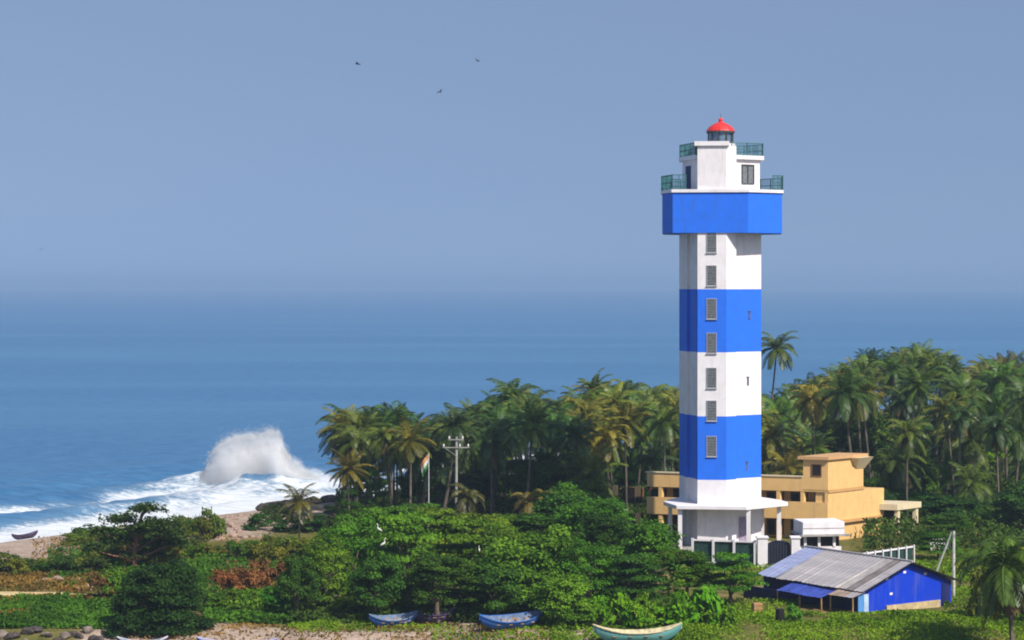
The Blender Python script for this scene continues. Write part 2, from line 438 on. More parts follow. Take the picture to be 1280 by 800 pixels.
# ------------------------------------------------------------------ lighthouse
LB = 2.3
lx = (900 - 640) / FPX * 186.67
LH = thing("lighthouse", (lx, 186.67, LB), "tall blue and white banded lighthouse with red lantern dome", "lighthouse", -math.atan(260 / FPX))
def zz(v): return CAM_Z - (v - HOR) / 15.0 - LB
SH = [(-3.47, 4.7), (-1.95, .75), (1.38, 1.55), (3.47, 3.15), (3.47, 4.6), (1.9, 6.0), (-1.9, 6.2), (-3.47, 5.6)]
PIER = [(-1.87, 0), (.53, 0), (1.36, .85), (1.36, 2.0), (-1.87, 2.0)]
bands = [(zz(690), zz(600), 0), (zz(600), zz(520.5), 1), (zz(520.5), zz(440.5), 0), (zz(440.5), zz(361.5), 1), (zz(361.5), zz(291), 0)]
m = MB()
for z0, z1, k in bands: m.prism(SH, z0, z1, k, caps=False)
m.build("shaft", [M_WHITE, M_BLUE], LH)
m = MB()
for z0, z1, k in bands + [(zz(291), zz(182), 0)]: m.prism(PIER, z0, z1, k, caps=(k == 0 and z1 > 33))
# slim ribs beside the stair pier, in the recess on the left
m.build("stair_tower", [M_WHITE, M_BLUE], LH)
m = MB()
for z0, z1, k in bands: m.prism([(-3.02, 3.0), (-2.78, 2.35), (-2.3, 2.6), (-2.6, 3.3)], z0, z1, k)
m.build("corner_rib", [M_WHITE, M_BLUE], LH)
m = MB(); m.box(-2.12, .78, -.18, 2.6, zz(182), zz(176.5)); m.build("pier_cap", M_WHITE, LH)
for vc in (303, 344.5, 386, 429, 472.5, 513.5, 558):
    zc = zz(vc); hh = .86
    f = MB(); t = .05
    for x0, x1, z0, z1 in ((-1.12, -1.12 + t, zc - hh, zc + hh), (-.28 - t, -.28, zc - hh, zc + hh), (-1.12 + t, -.28 - t, zc + hh - t, zc + hh), (-1.12 + t, -.28 - t, zc - hh, zc - hh + t)):
        f.box(x0, x1, -.06, -.003, z0, z1)
    f.box(-1.16, -.24, -.12, -.004, zc - hh - .05, zc - hh - .003)
    w = f.build("window", M_SILL, LH)
    g = MB(); g.box(-1.05, -.35, -.02, -.004, zc - hh + t, zc + hh - t, 0)
    for k in range(7):
        z = zc - hh + .17 + k * .225
        g.box(-1.05, -.35, -.055, -.021, z, z + .1, 0)
    g.build("louvre", M_GREYWIN, w)
d = Vector((3.47 - 1.38, 3.15 - 1.55, 0)).normalized(); nrm = Vector((d.y, -d.x, 0))
for u, v in ((937, 395), (935, 478), (934, 585)):
    s = (u - 920.7) / (952 - 920.7); p0 = Vector((1.38 + 2.09 * s, 1.55 + 1.6 * s, zz(v)))
    Mx = Matrix.Translation(p0) @ Matrix(((d.x, nrm.x, 0, 0), (d.y, nrm.y, 0, 0), (0, 0, 1, 0), (0, 0, 0, 1)))
    g = MB(); g.box(-.09, .09, .003, .04, -.34, .34, 0, Mx); g.box(-.13, .13, .003, .09, .345, .40, 0, Mx); g.build("vent", [M_VENT], LH)
# gallery
GA = [(-4.87, 2.6), (-3.93, -.12), (2.33, -.12), (5.2, 2.3), (5.2, 6.6), (2.6, 9.2), (-2.6, 9.2), (-4.87, 6.8)]
def off(poly, k): 
    cx = sum(p[0] for p in poly) / len(poly); cy = sum(p[1] for p in poly) / len(poly)
    return [(cx + (x - cx) * k, cy + (y - cy) * k) for x, y in poly]
m = MB(); m.prism(GA, zz(291), zz(240.5), 0); m.build("gallery", M_BLUE, LH)
m = MB(); m.prism(off(GA, 1.025), zz(240.4), zz(236.5), 0); m.build("gallery_slab", M_WHITE, LH)
def railing(name, path, z0, h, parent, closed=False, gap=.16):
    m = MB(); segs = list(zip(path, path[1:] + ([path[0]] if closed else [])))[:len(path) if closed else len(path) - 1]
    for a, b in segs:
        a, b = Vector((*a, 0)), Vector((*b, 0)); L = (b - a).length; t = (b - a) / L
        for z in (.08, h * .5, h): m.tube([a + Vector((0, 0, z0 + z)), b + Vector((0, 0, z0 + z))], .035, 5)
        n = max(2, int(L / 1.05))
        for i in range(n + 1): 
            p = a + t * (L * i / n); m.tube([p + Vector((0, 0, z0)), p + Vector((0, 0, z0 + h + .03))], .045, 5)
        n = int(L / gap)
        for i in range(1, n): 
            p = a + t * (L * i / n); m.box(p.x - .017, p.x + .017, p.y - .017, p.y + .017, z0 + .08, z0 + h)
    return m.build(name, M_RAIL, parent)
gz1 = zz(236.4)
ga = off(GA, 1.01)
railing("gallery_railing", [(ga[3][0] * .72 + ga[2][0] * .28, ga[3][1] * .72 + ga[2][1] * .28)] + ga[3:] + ga[:2] + [(ga[1][0] * .82 + ga[2][0] * .18, ga[1][1])], gz1, 1.2, LH, False, .13)
# watch room above the gallery
UR = [(-3.2, 4.6), (-1.9, 1.2), (-1.7, 1.2), (1.3, 1.4), (3.35, 3.0), (3.35, 4.6), (1.9, 6.0), (-1.9, 6.2), (-3.2, 5.6)]
m = MB(); m.prism(UR, gz1, zz(198)); m.build("watch_room", M_WHITE, LH)
m = MB(); m.prism(off(UR, 1.1), zz(197.9), zz(192.8)); m.build("upper_deck", M_WHITE, LH)
d = Vector((3.35 - 1.3, 1.6, 0)).normalized(); nrm = Vector((d.y, -d.x, 0))
Mx = Matrix.Translation((1.3, 1.4, 0)) @ Matrix(((d.x, nrm.x, 0, 0), (d.y, nrm.y, 0, 0), (0, 0, 1, 0), (0, 0, 0, 1)))
L = 2.6
g = MB(); a0, a1 = .62, 1.95; z0, z1 = gz1 + .5, gz1 + 2.15
for x0, x1, q0, q1 in ((a0, a0 + .08, z0, z1), (a1 - .08, a1, z0, z1), (a0 + .08, a1 - .08, z1 - .08, z1), (a0 + .08, a1 - .08, z0, z0 + .08), ((a0 + a1) / 2 - .03, (a0 + a1) / 2 + .03, z0 + .08, z1 - .08)):
    g.box(x0, x1, .003, .09, q0, q1, 0, Mx)
w = g.build("window", M_FRAME, LH)
g = MB(); g.box(a0 + .08, a1 - .08, .004, .02, z0 + .08, z1 - .08, 0, Mx); g.build("pane", M_GREYWIN, w)
g = MB(); dv = Vector((-1.9 + 3.2, 1.2 - 4.6, 0)).normalized(); nv = Vector((dv.y, -dv.x, 0))
Mx = Matrix.Translation((-3.2, 4.6, 0)) @ Matrix(((dv.x, nv.x, 0, 0), (dv.y, nv.y, 0, 0), (0, 0, 1, 0), (0, 0, 0, 1)))
g.box(.9, 2.1, .003, .05, gz1 + .02, gz1 + 2.1, 0, Mx); g.build("door", M_NAVY, LH)
ud = zz(192.7)
ur = off(UR, 1.07)
railing("deck_railing", [(.95, ur[3][1] + .1)] + ur[4:] + ur[:3], ud, 1.05, LH, False, .13)
# lantern
lcx, lcy = .05, 3.6
m = MB(); m.lathe([(1.25, ud), (1.25, zz(176.4))], 16, lcx, lcy); m.build("lantern_base", M_WHITE, LH)
lant = MB(); z0, z1 = zz(176.3), zz(160.5)
for k in range(10):
    w = 2 * math.pi * (k + .3) / 10; lant.tube([(lcx + 1.06 * math.cos(w), lcy + 1.06 * math.sin(w), z) for z in (z0, z1)], .06, 6)
lant.lathe([(1.14, z0), (1.14, z0 + .12), (1.0, z0 + .12), (1.0, z0)], 20, lcx, lcy); lant.lathe([(1.2, z1 - .16), (1.2, z1)], 20, lcx, lcy)
lt = lant.build("lantern", M_FRAME, LH)
m = MB(); m.lathe([(.99, z0 + .12), (.99, z1 - .17)], 20, lcx, lcy); m.build("glazing", plain("lantern_glass", (.10, .16, .22), .08, .2, 2, .6), lt)
m = MB(); m.lathe([(1.22, z1 + .003), (1.16, z1 + .12), (.98, z1 + .36), (.68, z1 + .58), (.3, z1 + .74), (.16, z1 + .8), (.16, z1 + .92), (.22, z1 + .97), (.12, z1 + 1.1), (.03, z1 + 1.15)], 20, lcx, lcy)
m.build("dome", M_RED, LH, smooth=False)
m = MB(); m.tube([(lcx, lcy, z1 + 1.1), (lcx, lcy, z1 + 1.5)], .02, 5); m.build("lightning_rod", M_FRAME, LH)
# canopy ring at the foot
CA = [(-4.75, 2.0), (-3.6, -1.5), (2.2, -1.7), (5.7, 2.2), (5.2, 4.2), (2.5, 8.4), (-2.5, 8.4), (-4.3, 4.0)]
m = MB(); m.prism(CA, zz(635), zz(630.2)); m.build("canopy", M_WHITE, LH, bevel=.03)
m = MB()
m.prism([(-2.9, 3.2), (-1.88, 1.2), (1.37, 1.6), (3.3, 3.2), (3.3, 6), (-2.9, 6)], 0, zz(640), 0); 
for x, y in ((2.35, -1.1), (4.95, 2.5), (-3.3, -1.0), (-4.2, 2.6), (3.6, 5.8)):
    c = MB(); c.box(x - .17, x + .17, y - .17, y + .17, 0, zz(635.1)); c.build("column", M_WHITE, LH)
m = MB(); m.prism(off(CA, .97), -.4, .35); m.build("plinth", M_CONC, LH)
d = Vector((3.47 - 1.38, 1.6, 0)).normalized(); nrm = Vector((d.y, -d.x, 0))
Mx = Matrix.Translation((1.38, 1.55, 0)) @ Matrix(((d.x, nrm.x, 0, 0), (d.y, nrm.y, 0, 0), (0, 0, 1, 0), (0, 0, 0, 1)))
g = MB(); g.box(.25, 1.5, .004, .06, .4, 2.75, 0, Mx); g.build("door", plain("mauve_door", (.32, .26, .36), .6), LH)

# ------------------------------------------------------------------ compound fence, gate and guard booth
def fence(path, label, top=4.3, post=1.9, name="compound_fence", pw=.09):
    root = thing(name, (path[0][0], path[0][1], 2.2), label, "fence")
    o0 = Vector((path[0][0], path[0][1], 2.2))
    rails, sheet = MB(), MB()
    for a, b in zip(path, path[1:]):
        a, b = Vector((*a, 0)) - Vector((o0.x, o0.y, 0)), Vector((*b, 0)) - Vector((o0.x, o0.y, 0)); L = (b - a).length; t = (b - a) / L
        n = max(1, round(L / post)); h = top - 2.2
        ang = math.atan2(t.y, t.x); Mx = Matrix.Translation(a) @ Matrix.Rotation(ang, 4, 'Z')
        rails.box(0, L, -.05, .05, h - .12, h, 0, Mx); sheet.box(0, L, .07, .085, .2, h - .14, 0, Mx)
        rails.box(0, L, -.04, .04, .25, .33, 0, Mx)
        for i in range(n + 1):
            p = MB(); Mp = Mx @ Matrix.Translation((L * i / n, 0, 0)); p.box(-pw, pw, -.16, -.052, 0, h + .1, 0, Mp); p.build("post", M_WHITE, root)
    rails.build("rail", M_WHITE, root); sheet.build("mesh_panel", M_MESH, root)
    return root
def gp(u, Y): return ((u - 640) / FPX * Y, Y)
fence([gp(866, 178.5), gp(944, 177)], "white post fence with dark green mesh below the lighthouse", post=2.0)
fence([gp(1062, 170), gp(1141, 176)], "white post fence behind the grey hut roof by the yellow house porch", top=4.05, post=1.1, pw=.05)
fence([gp(1001, 177), gp(1060, 171)], "low rail fence in front of the white guard booth", top=3.75, post=1.6)
gt = thing("compound_gate", (*gp(974, 177), 2.2), "dark arched sheet metal gate between two white pillars", "gate")
for x0, x1 in ((-1.75, -.95), (.92, 1.6)):
    p = MB(); Mr = Matrix.Rotation(R(-28), 4, 'Z'); p.box(x0, x1, -.35, .4, -.2, 2.35); p.box(x0 - .08, x1 + .08, -.43, .48, 2.352, 2.5); p.build("pillar", M_WHITE, gt, bevel=.02)
m = MB(); pts = [(-.93, 0), (.9, 0), (.9, 1.75)] + [(.9 - .915 + .915 * math.cos(w), 1.75 + .42 * math.sin(w)) for w in np.linspace(.2, math.pi - .2, 9)] + [(-.93, 1.75)]
m.add([(x, 0, z) for x, z in pts] + [(x, .08, z) for x, z in pts], [tuple(range(len(pts))), tuple(range(2 * len(pts) - 1, len(pts) - 1, -1))] + [(i, (i + 1) % len(pts), len(pts) + (i + 1) % len(pts), len(pts) + i) for i in range(len(pts))])
m.build("gate_leaf", plain("gate_dark_paint", (.012, .014, .035), .5), gt)
m = MB()
for x in np.linspace(-.8, .78, 8): m.box(x - .02, x + .02, -.05, -.003, .1, 2.0)
m.build("gate_bars", M_FRAME, gt)

kb = thing("guard_booth", (*gp(1024, 181), 2.2), "white booth with deep fascia and dark openings beside the gate", "booth", R(8))
m = MB(); m.box(-1.75, 1.7, -1.4, 1.4, 2.35, 3.35); m.build("fascia", M_WHITE, kb, bevel=.02)
m = MB(); m.box(-1.95, 2.05, -1.75, 1.6, 2.22, 2.345); m.build("eave", M_CONC, kb)
m = MB(); m.box(-1.6, 1.5, -1.2, 1.3, 0, 1.35); m.build("wall", M_WHITE, kb)
for x in (-1.5, -.35, .9):
    m = MB(); m.box(x - .1, x + .1, -1.28, -1.08, 1.352, 2.215); m.build("post", M_WHITE, kb)
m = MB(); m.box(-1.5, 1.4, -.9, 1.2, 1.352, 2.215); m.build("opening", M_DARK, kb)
m = MB(); m.box(-1.755, 1.705, -1.43, -1.402, 2.83, 2.87); m.build("trim", M_CONC, kb)

# ------------------------------------------------------------------ yellow house
hp = px(1035, 600, 195)
HO = thing("house", (hp.x, hp.y, 1.9), "orange and cream two storey house with balconies behind the lighthouse", "house", 0)
A = R(20)
HO.rotation_euler = (0, 0, -A)        # local -x runs along the facade to the left and back, local +y along the bright side
def hz_(v): return CAM_Z - (v - HOR) / (FPX / 195.0) - 1.9
DEP = 4.95
LW = 16.4
zs = hz_(615)                          # string course
m = MB(); m.box(-2.2, 0, 0, DEP, zs + .05, hz_(575)); m.build("stair_block", M_ORANGE, HO)
m = MB(); m.box(-2.5, .25, -.3, DEP + .3, hz_(574.8), hz_(571)); m.build("roof_slab", paint("slab_paint", (.62, .36, .16)), HO)
m = MB()                               # slanting wing of the roof on the far side
vsw = [(.02, 3.0, hz_(574.9)), (.02, 5.1, hz_(574.9)), (.85, 5.1, hz_(574.9)), (.85, 3.0, hz_(574.9)), (.02, 3.9, hz_(590)), (.02, 5.1, hz_(590))]
m.add(vsw, [(0, 1, 2, 3), (0, 3, 4), (1, 5, 2), (3, 2, 5, 4), (0, 4, 5, 1)]); m.build("roof_wing", M_CREAM, HO)
f = MB()
for x0, x1, q0, q1 in ((-1.45, -1.38, 0, 1), (-.62, -.55, 0, 1), (-1.38, -.62, .92, 1), (-1.38, -.62, 0, .08)):
    a0, a1 = hz_(596), hz_(581); f.box(x0, x1, -.06, -.003, a0 + (a1 - a0) * q0, a0 + (a1 - a0) * q1)
w = f.build("window", plain("brown_frame", (.2, .09, .03)), HO)
g = MB(); g.box(-1.38, -.62, -.02, -.004, hz_(594.8), hz_(582.2)); g.build("pane", M_DARK, w)
# facade volumes: recessed dark storeys behind orange balcony parapets
m = MB(); m.box(-LW, -.02, 1.5, DEP + 3, 0, zs - .2); m.build("wall", M_ORANGE, HO)
m = MB(); m.box(-LW, 0, 0, DEP, zs - .02, zs + .16); m.box(-LW, -2.21, 0, .18, zs + .161, hz_(597.5)); m.build("roof_parapet", M_ORANGE, HO)
m = MB(); m.box(-LW - .1, -2.22, -.08, .24, hz_(597.4), hz_(595.8)); m.build("parapet_coping", M_CREAM, HO)
b0, b1 = hz_(650), hz_(628.5)
m = MB(); m.box(-LW, -.001, -.05, .15, b0, b1); m.box(-LW, -.001, .151, 1.49, b0, b0 + .18); m.build("balcony_parapet", M_ORANGE, HO)
for i in range(9):                     # window bays on two storeys, upright piers between
    x = -1.35 - i * 2.15
    for z0, z1 in ((b1 - .75, zs - .25), (.6, b0 - .2)):
        f = MB(); t = .08
        for xa, xb, za, zb in ((x - .75, x - .75 + t, z0, z1), (x + .75 - t, x + .75, z0, z1), (x - .75 + t, x + .75 - t, z1 - t, z1), (x - t / 2, x + t / 2, z0, z1 - t)):
            f.box(xa, xb, 1.40, 1.497, za, zb)
        w = f.build("window", plain("brown_frame", (.2, .09, .03)) if "bf" not in MATS else MATS["bf"], HO)
        g = MB(); g.box(x - .66, x + .66, 1.45, 1.494, z0, z1 - .09); g.build("pane", M_DARK, w)
for i in range(10):
    x = -.15 - i * 2.15
    for q0, q1 in ((0, b0 - .003), (b1 + .003, zs - .025)):
        p = MB(); p.box(x - .15, x + .15, .02, .3, q0, q1); p.build("pillar", M_ORANGE, HO)
# bright side: lower block, step block and porch
m = MB(); m.box(-1.2, 0.001, .16, DEP, 0, zs - .03); m.build("side_wall", M_ORANGE, HO)
m = MB(); m.box(.005, .09, 0, DEP + .1, zs - .1, zs + .12); m.box(.005, .35, .4, DEP + 2.25, hz_(655.5), hz_(652)); m.build("string_course", paint("course_paint", (.60, .33, .13)), HO)
m = MB(); m.box(-1.2, .02, DEP + .003, DEP + 2.25, 0, hz_(631.5)); m.build("step_block", M_ORANGE, HO)
pz0, pz1 = hz_(645.5), hz_(638)
m = MB(); m.box(-2.5, 1.6, DEP + 2.35, DEP + 5.9, pz0, pz1); m.build("porch_roof", M_CREAM, HO)
for x, y in ((1.3, DEP + 2.8), (1.3, DEP + 5.5)):
    p = MB(); p.box(x - .16, x + .16, y - .16, y + .16, 0, pz0 - .003); p.build("column", M_CREAM, HO)
m = MB(); m.box(-2.4, -.4, DEP + 2.4, DEP + 5.7, 0, pz0 - .005); m.build("porch_opening", M_DARK, HO)  # solid block; the shade of the porch opening is put into its black
m = MB(); m.box(.021, .06, DEP + .3, DEP + 1.7, hz_(668), hz_(656.5)); m.build("window", M_DARK, HO)

# the two wings of the house meet at an obtuse corner
for o_ in kids(HO):
    for q_ in [o_] + kids(o_):
        for v_ in q_.data.vertices: v_.co.x += .43 * v_.co.y

# ------------------------------------------------------------------ blue hut
hm0 = Vector((27.6, 155.8)); BZ = 1.95
gdir = Vector((.82, .57)).normalized()
HUT = thing("blue_hut", (hm0.x, hm0.y, BZ), "low bright blue hut with patched grey corrugated sheet roof", "hut", math.atan2(gdir.y, gdir.x))
# local x = along the gable wall (right), local y = back along the ridge
RZ, EZ, TL = 5.32 - BZ, 3.66 - BZ, 10.2
m = MB()
m.add([(-4.3, .12, 0), (4.3, .12, 0), (4.3, .12, EZ - .02), (0, .12, RZ - .12), (-4.3, .12, EZ - .02), (-4.3, .3, 0), (4.3, .3, 0), (4.3, .3, EZ - .02), (0, .3, RZ - .12), (-4.3, .3, EZ - .02)],
      [(0, 1, 2, 3, 4), (9, 8, 7, 6, 5), (0, 5, 6, 1), (1, 6, 7, 2), (2, 7, 8, 3), (3, 8, 9, 4), (4, 9, 5, 0)])
m.build("gable_wall", M_HUTBLUE, HUT)
m = MB(); m.box(4.12, 4.3, .301, TL, 0, EZ - .05); m.box(-4.3, 4.3, TL + .001, TL + .15, 0, EZ - .1); m.build("wall", M_HUTBLUE, HUT)
m = MB(); m.box(-4.3, -4.15, .301, TL, 0, EZ - .1); m.build("front_wall", M_NAVY, HUT)  # blue wall below the eave; its shade is put into the navy colour
m = MB(); m.box(-2.1, 3.1, .0, .118, -.1, .45); m.build("plinth", plain("ochre_plinth", (.52, .40, .22), .9, .3, 2), HUT)
m = MB(); m.box(3.3, 4.1, .06, .117, .1, 1.65); m.build("door", M_NAVY, HUT)
for k, (x0, x1, mt) in enumerate(((-4.95, -4.45, M_LTBLUE), (-4.42, -3.98, M_WHITE))):
    m = MB(); m.box(x0, x1, -.16, -.1, -.05, EZ - .28); m.build("shutter_panel", plain("weathered_blue_white", (.42, .55, .70), .6, .25, 3) if k else M_LTBLUE, HUT)
def slope(name, x0, x1, y0, y1, z0, z1, mats, parent, wave=.012, n=None, jag=.12, seed=0, th=.02):
    """corrugated sheet roof, ribs running down the slope (x0,z0) -> (x1,z1)"""
    r = random.Random(seed); V, Fc, MI = [], [], []
    n = n or int((y1 - y0) / .11); e0 = e1 = 0
    for i in range(n + 1):
        y = y0 + (y1 - y0) * i / n
        if i % 8 == 0: e1 = r.uniform(-jag, jag); e2 = r.uniform(-.025, .025)
        for t in (0, 1):
            V.append((x0 + (x1 - x0) * t + (e1 * (1 if x1 > x0 else -1) if t else 0), y, z0 + (z1 - z0) * t + wave * math.sin(i * math.pi / 2 + .4) + e2 * t))
    base = len(V)
    V += [(x, y, z - th) for x, y, z in V[:base]]
    for i in range(n):
        a = 2 * i; k = (i // 8)
        mi = r.choices(range(len(mats)), weights=[6] + [1] * (len(mats) - 1))[0] if i % 8 == 0 else MI[-1]
        for f in ((a, a + 1, a + 3, a + 2), (base + a, base + a + 2, base + a + 3, base + a + 1), (a + 1, base + a + 1, base + a + 3, a + 3)):
            Fc.append(f); MI.append(mi)
    mb = MB(); mb.v, mb.f, mb.m = V, Fc, MI
    return mb.build(name, mats, parent, recalc=False)
rot = M_ROOF
r1 = slope("roof", -.02, -4.75, -.35, TL - 1.7, RZ, EZ - .05, [M_ROOF, plain("dull_sheet", (.20, .17, .16), .7, .3, 1.5), plain("pale_sheet", (.40, .36, .335), .6, .25, 1.5)], HUT, seed=4)
slope("roof_sheet", -.02, -4.75, TL - 1.66, TL + .4, RZ - .01, EZ - .04, [M_ROOFB], HUT, seed=5)
slope("roof", .02, 4.85, -.35, TL + .4, RZ, EZ - .05, [M_ROOF], HUT, seed=6)
m = MB(); m.tube([(0, -.36, RZ + .03), (0, TL + .4, RZ + .03)], .09, 6); m.build("ridge_cap", M_ROOF, HUT)
slope("lean_to_roof", -4.3, -6.3, 2.2, 6.9, EZ - .12, EZ - .62, [M_TARP], HUT, .012, jag=.16, seed=7)
slope("lean_to_sheet", -4.5, -5.75, -.33, 2.15, EZ - .12, EZ - .42, [plain("rusty_sheet", (.33, .24, .18), .8, .4, 2), M_ROOF], HUT, seed=8)
for y in (2.3, 4.5, 6.8):
    m = MB(); m.tube([(-6.05, y, -.1), (-6.1, y, EZ - .6)], .06, 6); m.build("prop", M_WOOD, HUT)
for y in (-.2, 2.0):
    m = MB(); m.tube([(-5.5, y, -.1), (-5.5, y, EZ - .4)], .06, 6); m.build("prop", M_WOOD, HUT)
m = MB(); m.box(-5.8, -5.74, 6.95, 10.8, -.05, EZ - .7); m.build("side_screen", M_NAVY, HUT)
m = MB()
m.add([(-4.72, -.34, EZ - .14), (-.0, -.34, RZ - .08), (4.82, -.34, EZ - .14), (-4.72, -.34, EZ - .06), (0, -.34, RZ), (4.82, -.34, EZ - .06)] , [(0, 1, 4, 3), (1, 2, 5, 4)])
m.build("barge_board", M_DARK, HUT, recalc=False)
for x, z in ((-1.6, 1.15), (-.3, 2.55), (1.7, 2.3), (-2.0, 2.2)):
    m = MB(); m.box(x - .13, x + .13, .09, .118, z, z + .16); m.build("vent_hole", M_WHITE, HUT)

# ------------------------------------------------------------------ poles, flag
def utility_pole():
    b = on(570, 201); t = px(570, 546, 201)
    root = thing("utility_pole", b, "pale concrete utility pole with crossarms among the palms", "utility pole")
    h = t.z - b.z
    m = MB(); m.tube([(0, 0, -.3), (.05, 0, h)], [.14, .10], 8); m.build("pole", M_CONC, root)
    for dz, w in ((.25, .7), (.95, 1.2)):
        m = MB(); m.box(-w, w, -.2, -.1, h - dz - .04, h - dz + .04)
        a = m.build("crossarm", M_CONC, root)
        for x in (-w + .1, w - .1) + ((0.35,) if w > 1 else ()):
            i = MB(); i.lathe([(.03, h - dz + .06), (.09, h - dz + .12), (.05, h - dz + .2), (.09, h - dz + .26), (.03, h - dz + .32)], 8, x, -.15); i.build("insulator", M_WHITE, a)
    m = MB(); m.tube([(-1.0, -.15, h - 1.0), (0, -.1, h - 1.7)], .02, 5); m.build("brace", M_CONC, root)
utility_pole()
b = on(1192, 161); PT = px(1192, 664, 161)
root = thing("strut_pole", b, "pale concrete pole with leaning strut beside the blue hut", "pole")
h = PT.z - b.z
m = MB(); m.tube([(0, 0, -.2), (.02, 0, h)], [.12, .09], 8); m.build("pole", plain("pale_concrete", (.55, .54, .46), .85), root)
m = MB(); m.tube([(-1.75, 1.2, -.2), (-.12, .1, h - .1)], [.08, .07], 8); m.build("strut", MATS["pale_concrete"], root)
m = MB(); m.tube([(0, -.14, h - .25), (.5, -.3, h - .2)], .03, 5); m.build("bracket", M_FRAME, root)
b = on(781, 181); m = MB(); m.tube([(0, 0, -.2), (0, 0, 4.0)], [.13, .11], 8); m.box(-.2, .2, -.2, .2, 4.0, 4.06)
o = m.build("boundary_post", MATS["pale_concrete"]); o.location = b; tag(o, "thin pale post standing in dark trees left of the lighthouse", "post")
# flag on a short mast, drooping
fb = on(536, 198); ft = px(536, 566, 198)
root = thing("flagpole", fb, "flagpole with limp orange white and green flag by the palms", "flagpole")
m = MB(); m.tube([(0, 0, -.2), (0, 0, ft.z - fb.z)], [.05, .035], 6); m.build("mast", plain("mast_white", (.6, .6, .58)), root)
fl = MB(); nU, nV = 10, 13; H = ft.z - fb.z
for j in range(nV):
    for i in range(nU):
        s, t = i / (nU - 1), j / (nV - 1)
        fl.v.append((-.04 - .75 * s * (1 - .35 * t), .14 * math.sin(s * 8 + t) * s, H - .1 - 1.5 * t * .75 - 1.0 * s ** 1.2))
for j in range(nV - 1):
    for i in range(nU - 1):
        fl.f.append((j * nU + i, j * nU + i + 1, (j + 1) * nU + i + 1, (j + 1) * nU + i)); fl.m.append(0 if j < 4 else (1 if j < 8 else 2))
o = fl.build("flag", [plain("saffron_cloth", (.55, .24, .09), .9, .2), plain("white_cloth", (.62, .58, .52), .9, .05), plain("green_cloth", (.04, .2, .04), .9, .1)], root, smooth=True, recalc=False)
sd = o.modifiers.new("thick", 'SOLIDIFY'); sd.thickness = .012

# ------------------------------------------------------------------ boats
def boat(loc, rz, L, W, H, hull, inner, label, trim=None, scale=1, tilt=0, extra=None):
    root = thing("fishing_boat", loc, label, "boat", rz, "open fishing boats drawn up on the bank"); root.rotation_euler = (tilt, 0, rz)
    n = 21; out, inn = [], []
    for i in range(n):
        s = i / (n - 1) * 2 - 1
        w = W / 2 * max(0.02, (1 - abs(s) ** 2.6)) ; sheer = H * (1 + .75 * abs(s) ** 2.4); keel = H * 1.9 * max(0, abs(s) - .5) ** 1.7 * 2
        ring = []
        for k in range(9):
            a = -1 + 2 * k / 8
            prof = abs(a) ** 2.4
            ring.append((s * L / 2, w * math.copysign(abs(a) ** .8, a), keel + (sheer - keel) * prof))
        out.append(ring)
    m = MB()
    for i in range(n): m.v += out[i]
    for i in range(n - 1):
        for k in range(8): m.f.append((i * 9 + k, i * 9 + k + 1, (i + 1) * 9 + k + 1, (i + 1) * 9 + k)); m.m.append(0)
    h = m.build("hull", [hull, inner], root, smooth=True, recalc=True)
    so = h.modifiers.new("thick", 'SOLIDIFY'); so.thickness = .05; so.offset = -1; so.material_offset = 1
    g = MB()
    for side in (0, 8): g.tube([(p[side][0], p[side][1], p[side][2] + .01) for p in out], .045, 5)
    g.build("gunwale", trim or inner, root)
    for s in (-.5, -.15, .2, .55):
        t = MB(); i = int((s + 1) / 2 * (n - 1)); w = abs(out[i][8][1]); t.box(s * L / 2 - .12, s * L / 2 + .12, -w, w, H * .72, H * .77); t.build("thwart", M_WOOD, root)
    if extra:
        c = MB()
        for k in range(10): 
            r = random.Random(k + int(L * 10)); x = -.25 * L + .5 * L * k / 9; c.lathe([(.05, H * .4), (.2, H * .45), (.25, H * .65), (.14, H * .86), (.03, H * .92)], 7, x, r.uniform(-.25, .25))
        c.build("net_heap", extra, root, smooth=True)
    return root
M_BB = paint("boat_blue", (.03, .13, .42), amount=.5, scale=2); M_BI = plain("boat_inside", (.12, .17, .26), .8, .4, 3)
M_BG = paint("boat_teal", (.10, .28, .27), amount=.5, scale=2); M_BY = plain("boat_pale_timber", (.55, .47, .28), .8, .35, 3)
M_BD = plain("boat_dark", (.06, .045, .09), .8, .4, 3); M_NET = plain("pale_net", (.24, .23, .25), .95, .5, 8)
def bl(u, Y, dz=.02): v = on(u, Y); v.z += dz; return v
boat(bl(638, 146.6, .12), R(30), 4.9, 1.35, .6, M_BB, M_BI, tilt=R(13), label="bright blue open boat on sand at the foot of the trees", trim=M_BB, extra=M_NET)
boat(bl(491, 147.9, .1), R(26), 3.5, 1.05, .5, M_BB, M_BI, tilt=R(12), label="small blue boat with pale nets in the shade of the trees", trim=M_BI, extra=M_NET)
boat(bl(543, 149.6), R(30), 3.4, 1.1, .5, M_BD, M_BD, "dark purple boat half hidden in shade under the trees", M_BD)
boat(bl(797, 143.6, .1), R(188), 5.8, 1.5, .72, M_BG, M_BY, "pale timber and teal boat at the edge of the grass", M_BY, extra=M_BY)
boat(bl(1210, 142.3, -.1), R(5), 2.8, 1.0, .45, plain("turquoise_hull", (.03, .36, .27), .5, .2), M_BG, "turquoise boat lying in the grass below the blue hut")
boat(bl(178, 142.8, -.1), R(3), 3.2, 1.1, .5, M_BD, M_BI, "dark boat with pale rim below the round dark bush", plain("pale_rim", (.5, .5, .55), .7))
boat(bl(296, 142.6, -.1), R(-6), 5.2, 1.3, .5, M_BB, M_NET, "boat with lilac and white nets on the sand right of the round bush", plain("lilac_rim", (.40, .38, .55), .7), extra=plain("lilac_net", (.40, .36, .52), .95, .4, 6))
c = boat(bl(31, 203, .2), R(60), 3.4, .7, .34, M_BD, M_BD, "small dark canoe alone at the edge of the surf", M_BD)
c['group'] = "canoes on the beach"

